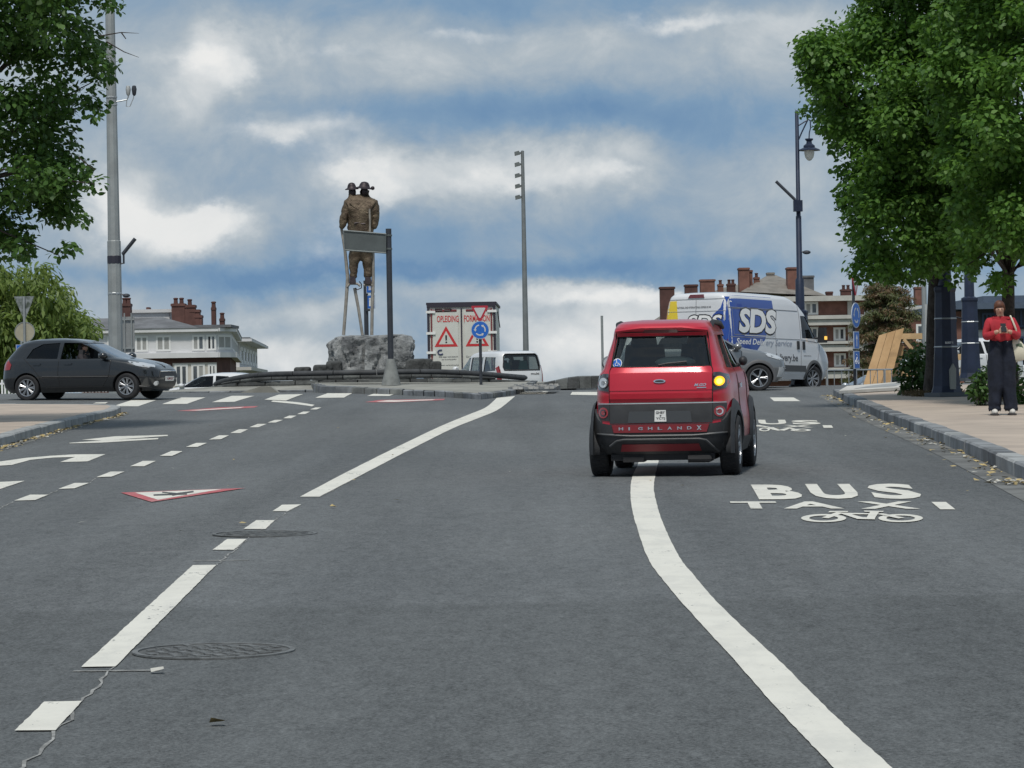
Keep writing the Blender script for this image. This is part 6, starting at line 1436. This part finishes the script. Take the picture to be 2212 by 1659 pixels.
# --- brick apartment terrace on the right, far beyond the van
YR = 330.0; rb = thing('brick_terrace', 'red brick apartment building with pale balcony bands and many chimneys behind the van', 'building', (0, 0, 0))
zr_ = lambda y, x=1760: P(x, y, YR).z
xa, xb = P(1650, 700, YR).x, P(1900, 700, YR).x; A = Vector((xa, YR)); U = Vector((1, 0)); N = Vector((0, -1)); zg = -.5
slab(rb, 'wall', A, U, N, 0, xb - xa, zg, zr_(651), -12, 0, BRICKR)
for y0_, y1_, d in ((640, 651, 1.2), (682, 690, 1.5), (691, 703, 1.3), (738, 744, 1.5), (746, 760, 1.3), (795, 802, 1.5), (804, 818, 1.3)): slab(rb, 'balcony_band', A, U, N, -.2, xb - xa, zr_(y1_), zr_(y0_), -.2, d, STONEW)
uq = lambda px: P(px, 700, YR).x - xa
for a_, b_, y0_, y1_ in ((1738, 1768, 680, 652), (1738, 1768, 737, 706), (1738, 1768, 793, 762), (1690, 1716, 680, 654), (1800, 1826, 737, 708), (1800, 1826, 793, 764), (1690, 1716, 793, 764)): window(rb, A, U, N, uq(a_), uq(b_), zr_(y0_), zr_(y1_), 2, fw=.22, panes=(CURT, PANE))
for px in (1831,): slab(rb, 'pier', A, U, N, uq(px), uq(px) + .6, zg, zr_(651), 0, .25, STONEW)
m = MB(); ze, zp = zr_(640), zr_(588); xl, xr, xp, xq = P(1600, 700, YR).x, P(1786, 700, YR).x, P(1672, 700, YR).x, P(1690, 700, YR).x
m.add([(xl, YR - 1, zr_(628)), (xr, YR - 1, ze), (xq, YR + 7, zp), (xp, YR + 7, zp), (xl, YR + 14, zr_(628)), (xr, YR + 14, ze)], [(0, 1, 2, 3), (1, 5, 2), (5, 4, 3, 2), (4, 0, 3)]); m.build('roof', SLATE2, rb)
m = MB(); xl2, xr2 = P(1405, 700, YR).x, P(1640, 700, YR).x
m.add([(xl2, YR, zr_(690)), (xr2, YR, zr_(650)), (xr2, YR + 8, zr_(600)), (P(1560, 7, YR).x, YR + 8, zr_(614)), (P(1460, 7, YR).x, YR + 8, zr_(650))], [(0, 1, 2, 3, 4)]); m.build('roof', SLATE2, rb)
m = MB(); m.box(((xl2 + xr2) / 2 + 2, YR + 6, zr_(760)), (xr2 - xl2 - 4, 10, zr_(690) - zg - 1)); m.build('rear_wing', BRICKD, rb)
chimney(rb, 1425, 1456, 620, 700, YR - 1, BRICKD, 0, 1.5); chimney(rb, 1479, 1506, 615, 660, YR + 4, BRICKD, 0, 1.5); chimney(rb, 1512, 1543, 604, 660, YR + 4, BRICKR, 0, 1.5)
chimney(rb, 1550, 1562, 614, 650, YR + 5, BRICKR, 1, 1); chimney(rb, 1570, 1588, 613, 650, YR + 5, BRICKD, 2, 1); chimney(rb, 1595, 1617, 579, 640, YR + 2, BRICKR, 0, 2); chimney(rb, 1614, 1624, 584, 640, YR + 3, BRICKR, 0, 2); chimney(rb, 1628, 1640, 599, 640, YR + 4, BRICKR, 1, 1)
chimney(rb, 1656, 1672, 589, 610, YR + 7, SLATE2, 0, 1); chimney(rb, 1699, 1721, 578, 640, YR + 2, BRICKR, 0, 2); chimney(rb, 1731, 1756, 596, 640, YR + 4, SLATE, 0, 2); chimney(rb, 1784, 1798, 630, 645, YR + 3, BRICKD, 0, 1); chimney(rb, 1816, 1838, 625, 645, YR + 3, BRICKD, 2, 1); chimney(rb, 1975, 1992, 620, 660, YR + 3, BRICKR, 0, 1.5)
# a brick block carrying the row on, behind the conifer and the limes
nb = thing('brick_block', 'plain red brick block glimpsed between the lime trunks and the conifer', 'building', (0, 0, 0))
xc, xd = P(1905, 700, 300.0).x, P(2078, 700, 300.0).x; A = Vector((xc, 300.0)); zz_ = lambda y: P(1990, y, 300.0).z
slab(nb, 'wall', A, U, N, 0, xd - xc, -.5, zz_(668), -12, 0, BRICKR); slab(nb, 'cornice', A, U, N, -.3, xd - xc + .3, zz_(672), zz_(662), -12.2, .6, STONEW)
for i in range(3): window(nb, A, U, N, .8 + i * 2.4, 2.3 + i * 2.4, zz_(740), zz_(700), 2, fw=.2)
# --- modern block with a blue-grey roof edge at the far right
YM = 160.0; mb_ = thing('modern_block', 'modern pale building with dark blue roof edge at the right behind the limes', 'building', (0, 0, 0))
zm = lambda y, x=2140: P(x, y, YM).z
xa, xb = P(2068, 700, YM).x, P(2330, 700, YM).x; A = Vector((xa, YM))
BLUEG = mat('blue_grey_cladding', (.09, .12, .17), .5, .2, var=.1); PALEW = mat('pale_grey_render', (.46, .47, .49), .85, var=.06)
slab(mb_, 'wall', A, U, N, 0, xb - xa, -.6, zm(672), -14, 0, PALEW); slab(mb_, 'upper_cladding', A, U, N, 0, xb - xa, zm(712), zm(668), -.1, .15, mat('dark_slate_cladding', (.035, .04, .055), .6))
slab(mb_, 'roof_edge', A, U, N, -.6, xb - xa, zm(668), zm(655), -14, 1.0, BLUEG); slab(mb_, 'roof_edge', A, U, N, 1.2, xb - xa, zm(655) + .01, zm(640), -13, .7, BLUEG)
slab(mb_, 'brick_pier', A, U, N, -.2, .45, -.6, zm(672), -.1, .4, BRICKR)
ul = lambda px: P(px, 700, YM).x - xa
BF = mat('blue_window_frame', (.03, .05, .10), .5)
for a_, b_, y0_, y1_ in ((2120, 2150, 710, 676), (2186, 2240, 708, 668), (2078, 2094, 706, 682), (2196, 2236, 762, 728), (2126, 2150, 775, 735)): window(mb_, A, U, N, ul(a_), ul(b_), zm(y0_), zm(y1_), 3, BF, .10, (CURT, PANE), .22)
slab(mb_, 'white_pier', A, U, N, ul(2152), ul(2162), -.6, zm(668), 0, .3, FRAME)
gp = thing('grey_pole', 'plain grey pole standing left of the lime trunk', 'pole', (P(1998, 740, 90).x, 90, H(12, 90)))
MB().tube([(0, 0, 0), (0, 0, 4.6)], .07, 8).build('pole', POLEG, gp, smooth=50)
for x, y0_, y1_, Y_, l_ in ((2006, 742, 830, 88, 'pale concrete post between the bush and the lime trunk'),):
    p = P(x, y1_, Y_); t = thing('concrete_post', l_, 'post', (p.x, Y_, H(p.x, Y_))); MB().box((0, 0, 1.1), (.17, .17, 2.2)).build('post', PALEM, t)

# ================================================================== trees and bushes
def leaf_cloud(name, clumps, m_, par, n_per, L, seed, flat=.8, upw=.75, droop=.25, wid=.8, hang=False):
    """crown: many leaf-sized blades spread through clumps (x, y, z, r)"""
    g_ = np.random.default_rng(seed); cl = np.array(clumps); cnt = (n_per * cl[:, 3] ** 2).astype(int) + 3
    idx = np.repeat(np.arange(len(cl)), cnt); n = len(idx)
    d = g_.normal(size=(n, 3)); d /= np.linalg.norm(d, axis=1)[:, None]
    rad = g_.random(n) ** .42 * (1 + .12 * g_.normal(size=n)); off = d * rad[:, None] * cl[idx, 3][:, None]; off[:, 2] *= flat
    c = cl[idx, :3] + off
    nrm_ = d * (1 - upw) + np.array([0, 0, upw]) + g_.normal(size=(n, 3)) * .42; nrm_ /= np.linalg.norm(nrm_, axis=1)[:, None]
    t = d * np.array([1, 1, .25]) + g_.normal(size=(n, 3)) * .5; t[:, 2] -= droop
    if hang: t = np.array([0, 0, -1.0]) + g_.normal(size=(n, 3)) * .35
    t -= nrm_ * (t * nrm_).sum(1)[:, None]; t /= np.linalg.norm(t, axis=1)[:, None]; b = np.cross(nrm_, t)
    s = L * (.65 + .7 * g_.random(n))[:, None]
    prof = [(0, 0, 0), (.28, .38, .03), (.62, .34, .02), (1.0, 0, -.10), (.62, -.34, .02), (.28, -.38, .03)]
    vs = np.stack([c + t * s * a + b * s * q * wid + nrm_ * s * h for a, q, h in prof], 1).reshape(-1, 3)
    me = bpy.data.meshes.new(name); me.vertices.add(n * 6); me.vertices.foreach_set('co', vs.ravel()); me.loops.add(n * 6); me.loops.foreach_set('vertex_index', np.arange(n * 6, dtype=np.int32))
    me.polygons.add(n); me.polygons.foreach_set('loop_start', np.arange(0, n * 6, 6, dtype=np.int32)); me.polygons.foreach_set('loop_total', np.full(n, 6, dtype=np.int32))
    me.materials.append(m_); me.update(calc_edges=True); return link(name, me, par)
def inside(poly, x, y):
    r_ = False; j = len(poly) - 1
    for i in range(len(poly)):
        xi, yi = poly[i]; xj, yj = poly[j]
        if (yi > y) != (yj > y) and x < (xj - xi) * (y - yi) / (yj - yi) + xi: r_ = not r_
        j = i
    return r_
def edge_d(poly, x, y):
    best = 1e9
    for (x0, y0), (x1, y1) in zip(poly, poly[1:] + poly[:1]):
        t = max(0, min(1, ((x - x0) * (x1 - x0) + (y - y0) * (y1 - y0)) / ((x1 - x0) ** 2 + (y1 - y0) ** 2 + 1e-9))); best = min(best, math.hypot(x - x0 - t * (x1 - x0), y - y0 - t * (y1 - y0)))
    return best
def fill(poly, Y0, spread, n, rmin, rmax, seed, jag=1.0):
    """clump centres for a crown of the given outline, spread in depth"""
    r = random.Random(seed); out = []; xs = [p[0] for p in poly]; ys = [p[1] for p in poly]; s = FPX / Y0; tries = 0
    while len(out) < n and tries < n * 60:
        tries += 1; x, y = r.uniform(min(xs), max(xs)), r.uniform(min(ys), max(ys))
        if not inside(poly, x, y): continue
        e = edge_d(poly, x, y); rr = r.uniform(rmin, rmax); rr = min(rr, (e + 14 * jag) / s)
        if rr < rmin * .45: continue
        depth = spread * min(1, .35 + e / s / 1.6); Y = Y0 + r.uniform(-1, 1) * depth; q = P(x, y, Y); out.append((q.x, q.y, q.z, rr))
    return out
BARK = mat('lime_bark', (.055, .045, .038), .95, var=.35, vscale=7, bump=1.0, bscale=18, bdist=.03)
def limbs(par, base, fork, clumps, r0, n, seed, m_=BARK):
    r = random.Random(seed); m = MB(); base, fork = Vector(base), Vector(fork); mid = base.lerp(fork, .5) + Vector((r.uniform(-.05, .05), 0, 0))
    m.tube([base - Vector((0, 0, .1)), base + Vector((0, 0, .12)), base.lerp(fork, .25), mid, fork], [r0 * 1.55, r0 * 1.2, r0, r0 * .88, r0 * .8], 14)
    m.build('trunk', m_, par, smooth=60); m = MB()
    for cpt in r.sample(clumps, min(n, len(clumps))):
        c = Vector(cpt[:3]); k1 = fork.lerp(c, .35) + Vector((r.uniform(-.2, .2), r.uniform(-.2, .2), r.uniform(.1, .5))); k2 = fork.lerp(c, .7) + Vector((r.uniform(-.2, .2), r.uniform(-.2, .2), r.uniform(0, .4)))
        rr = r0 * r.uniform(.12, .32); m.tube([fork - Vector((0, 0, r.uniform(0, .5))), k1, k2, c], [rr, rr * .75, rr * .45, .008], 6)
    tag(m.build('branches', m_, par, smooth=60), kind='stuff')
LIME = leaf_mat('lime_leaves', (.034, .098, .022), (.150, .290, .050), .38); LIME2 = leaf_mat('maple_leaves', (.020, .060, .018), (.100, .200, .040), .34)
WILLOW = leaf_mat('willow_leaves', (.09, .15, .04), (.22, .29, .08), .4); SHRUB = leaf_mat('shrub_leaves', (.022, .055, .018), (.075, .15, .035), .25); FIR = leaf_mat('fir_needles', (.06, .085, .04), (.17, .18, .075), .25); FIRB = leaf_mat('brown_needles', (.13, .085, .05), (.22, .15, .085), .25)

polyA = [(1846, -330), (1852, 0), (1845, 28), (1772, 58), (1728, 85), (1724, 180), (1724, 238), (1758, 262), (1792, 295), (1802, 345), (1822, 385), (1818, 415), (1782, 424), (1832, 458), (1832, 505), (1800, 535), (1812, 548), (1836, 572), (1820, 612), (1880, 606), (1950, 604), (2010, 618), (2075, 612), (2140, 560), (2190, 300), (2190, -330)]
cA = fill(polyA, 57.5, 2.2, 430, .28, .55, 21)
gA = P(2026, 855, 61.0); tA = thing('lime_tree', 'lime tree with trunk behind the thick lamp base, its crown reaching left to the lantern', 'tree', (0, 0, 0), 0, 'lime trees along the right pavement')
leaf_cloud('crown', cA, LIME, tA, 1300, .098, 5, upw=.52); limbs(tA, (gA.x, 61.0, H(gA.x, 61) + .1), P(2030, 560, 60.0), cA, .24, 46, 3)
polyB = [(2030, -330), (1990, 60), (2010, 240), (2040, 380), (2060, 520), (2085, 600), (2130, 590), (2150, 640), (2190, 600), (2230, 640), (2500, 650), (2640, 300), (2640, -330)]
cB = fill(polyB, 52.5, 2.2, 410, .3, .58, 22)
gB = P(2184, 860, 58.0); tB = thing('lime_tree', 'nearer lime tree with slim trunk right behind the person in red', 'tree', (0, 0, 0), 0, 'lime trees along the right pavement')
leaf_cloud('crown', cB, LIME, tB, 1300, .100, 6, upw=.52); limbs(tB, (gB.x, 58.0, H(gB.x, 58) + .1), P(2178, 560, 57.0), cB, .135, 46, 4)
polyC = [(-420, -330), (228, -330), (246, -40), (252, 20), (236, 70), (252, 125), (232, 158), (205, 172), (228, 222), (190, 236), (150, 262), (178, 305), (160, 345), (210, 378), (200, 425), (150, 415), (158, 466), (128, 488), (66, 478), (66, 520), (62, 545), (0, 556), (-420, 560)]
cC = fill(polyC, 52.0, 2.0, 330, .22, .50, 23, 1.5)
for x, y, r_ in ((140, 540, .16), (156, 532, .14), (128, 552, .13), (205, 398, .2), (222, 138, .22), (205, 248, .16), (180, 470, .15), (55, 545, .2)): q = P(x, y, 51); cC.append((q.x, q.y, q.z, r_))
tC = thing('maple_tree', 'big leafy tree overhanging the picture at top left, in front of the pale mast', 'tree', (0, 0, 0))
leaf_cloud('crown', cC, LIME2, tC, 1050, .108, 7, upw=.55); xg = P(-330, 800, 53).x; limbs(tC, (xg, 53.5, H(xg, 53.5) + .1), P(-300, 480, 53.0), cC, .26, 50, 5)
mt_ = MB()
for pts_ in ([(215, 78, 51), (262, 70, 51), (300, 72, 51)], [(230, 90, 51), (268, 112, 51), (300, 124, 51)], [(170, 340, 51), (205, 368, 51)], [(262, 70, 51), (272, 84, 51)]): mt_.tube([P(*q) for q in pts_], [.012, .008, .003][:len(pts_)], 5)
tag(mt_.build('bare_twigs', BARK, tC), kind='stuff')
# willow farther off on the left
polyW = [(-140, 560), (20, 556), (60, 570), (110, 572), (140, 600), (160, 650), (195, 672), (215, 700), (200, 745), (120, 800), (-140, 820)]
cW = fill(polyW, 112, 2.6, 150, .5, 1.0, 31, .6)
tW = thing('willow_tree', 'pale green drooping willow behind the dark hatchback at left', 'tree', (0, 0, 0))
leaf_cloud('crown', cW, WILLOW, tW, 210, .30, 8, .9, .35, .8, .38, True); xg = P(40, 800, 113).x; limbs(tW, (xg, 113.5, H(xg, 113.5)), P(40, 690, 113), cW, .3, 26, 6)
# conifer behind the timber
tF = thing('conifer', 'brownish drooping conifer behind the timber boards', 'conifer', (0, 0, 0)); YF = 150.0; xf_ = P(1915, 700, YF).x; zf = H(xf_, YF); top = P(1915, 592, YF).z
MB().tube([(xf_, YF, zf), (xf_, YF, top)], [.28, .03], 8).build('trunk', BARK, tF); r = random.Random(9); c1, c2 = [], []; mbr = MB()
for i in range(170):
    f = r.random() ** .8; z = top - .2 - f * (top - zf - .4); R0 = .5 + 2.1 * f ** .6; q = r.uniform(0, 2 * pi); k_ = r.uniform(.7, 1.1) * R0; e = Vector((xf_ + k_ * cos(q), YF + k_ * sin(q), z - .25 * k_)); mbr.tube([(xf_, YF, z), tuple(e)], [.04, .01], 5)
    for s_ in (.3, .5, .7, .88, 1.0): (c1 if r.random() < .62 else c2).append((xf_ + (e.x - xf_) * s_, YF + (e.y - YF) * s_, z + (e.z - z) * s_ - .05, .20 + .16 * (1 - s_ * .4)))
tag(mbr.build('branches', BARK, tF), kind='stuff'); leaf_cloud('needles', c1, FIR, tF, 480, .17, 12, .34, .35, .4, .3); leaf_cloud('needles', c2, FIRB, tF, 480, .17, 13, .34, .35, .4, .3)
# shrubs at the feet of the limes
def shrub(label, poly, Y, n, seed, L=.10, per=700, rm=.2):
    t = thing('shrub', label, 'shrub', (0, 0, 0), 0, 'shrubs at the feet of the limes'); c_ = fill(poly, Y, .45, n, rm * .6, rm, seed, .5); leaf_cloud('leaves', c_, SHRUB, t, per, L, seed, .9, .5, .1)
    m = MB(); b = P(sum(p[0] for p in poly) / len(poly), 850, Y); b.z = H(b.x, Y) + .12; r = random.Random(seed)
    for q in r.sample(c_, min(10, len(c_))): m.tube([b + Vector((r.uniform(-.1, .1), 0, 0)), Vector(q[:3])], [.012, .005], 5)
    m.build('stems', BARK, t)
shrub('dark green bushy shrub left of the lime trunk and lamp base', [(1940, 800), (1945, 775), (1975, 750), (1988, 738), (2005, 742), (2012, 790), (2030, 850), (1955, 856), (1940, 830)], 62.0, 70, 41)
shrub('low green shrub between the second blue post and the person', [(2096, 850), (2098, 825), (2118, 800), (2140, 792), (2150, 830), (2150, 868), (2108, 872)], 52.0, 40, 42, .09)
shrub('green shrub at the right edge beyond the person', [(2190, 868), (2186, 820), (2205, 795), (2300, 790), (2300, 875)], 52.5, 50, 43, .09)
shrub('thin dry shoots round the foot of the lime trunk', [(2058, 850), (2062, 815), (2076, 815), (2082, 850)], 60.4, 8, 44, .06, 300, .12)
DRY = leaf_mat('dry_grass', (.10, .065, .035), (.17, .13, .07), .15)
cd = [(lambda q: (q.x, q.y, H(q.x, q.y) + .17, .16))(P(rng.uniform(1955, 2075), 852, rng.uniform(60.2, 62.2))) for _ in range(70)] + [(lambda q: (q.x, q.y, H(q.x, q.y) + .17, .13))(P(rng.uniform(2110, 2300), 866, rng.uniform(54, 56))) for _ in range(70)]
tag(leaf_cloud('dry_grass', cd, DRY, None, 500, .10, 15, .35, .2, -.6, .22), kind='stuff')
cd = [(lambda q: (q.x, q.y, H(q.x, q.y) + .10, .45))(P(rng.uniform(-120, 30), 850, rng.uniform(97, 101))) for _ in range(50)]
tag(leaf_cloud('hedge_undergrowth', cd, SHRUB, None, 160, .2, 16, .6, .4, .1), kind='stuff')
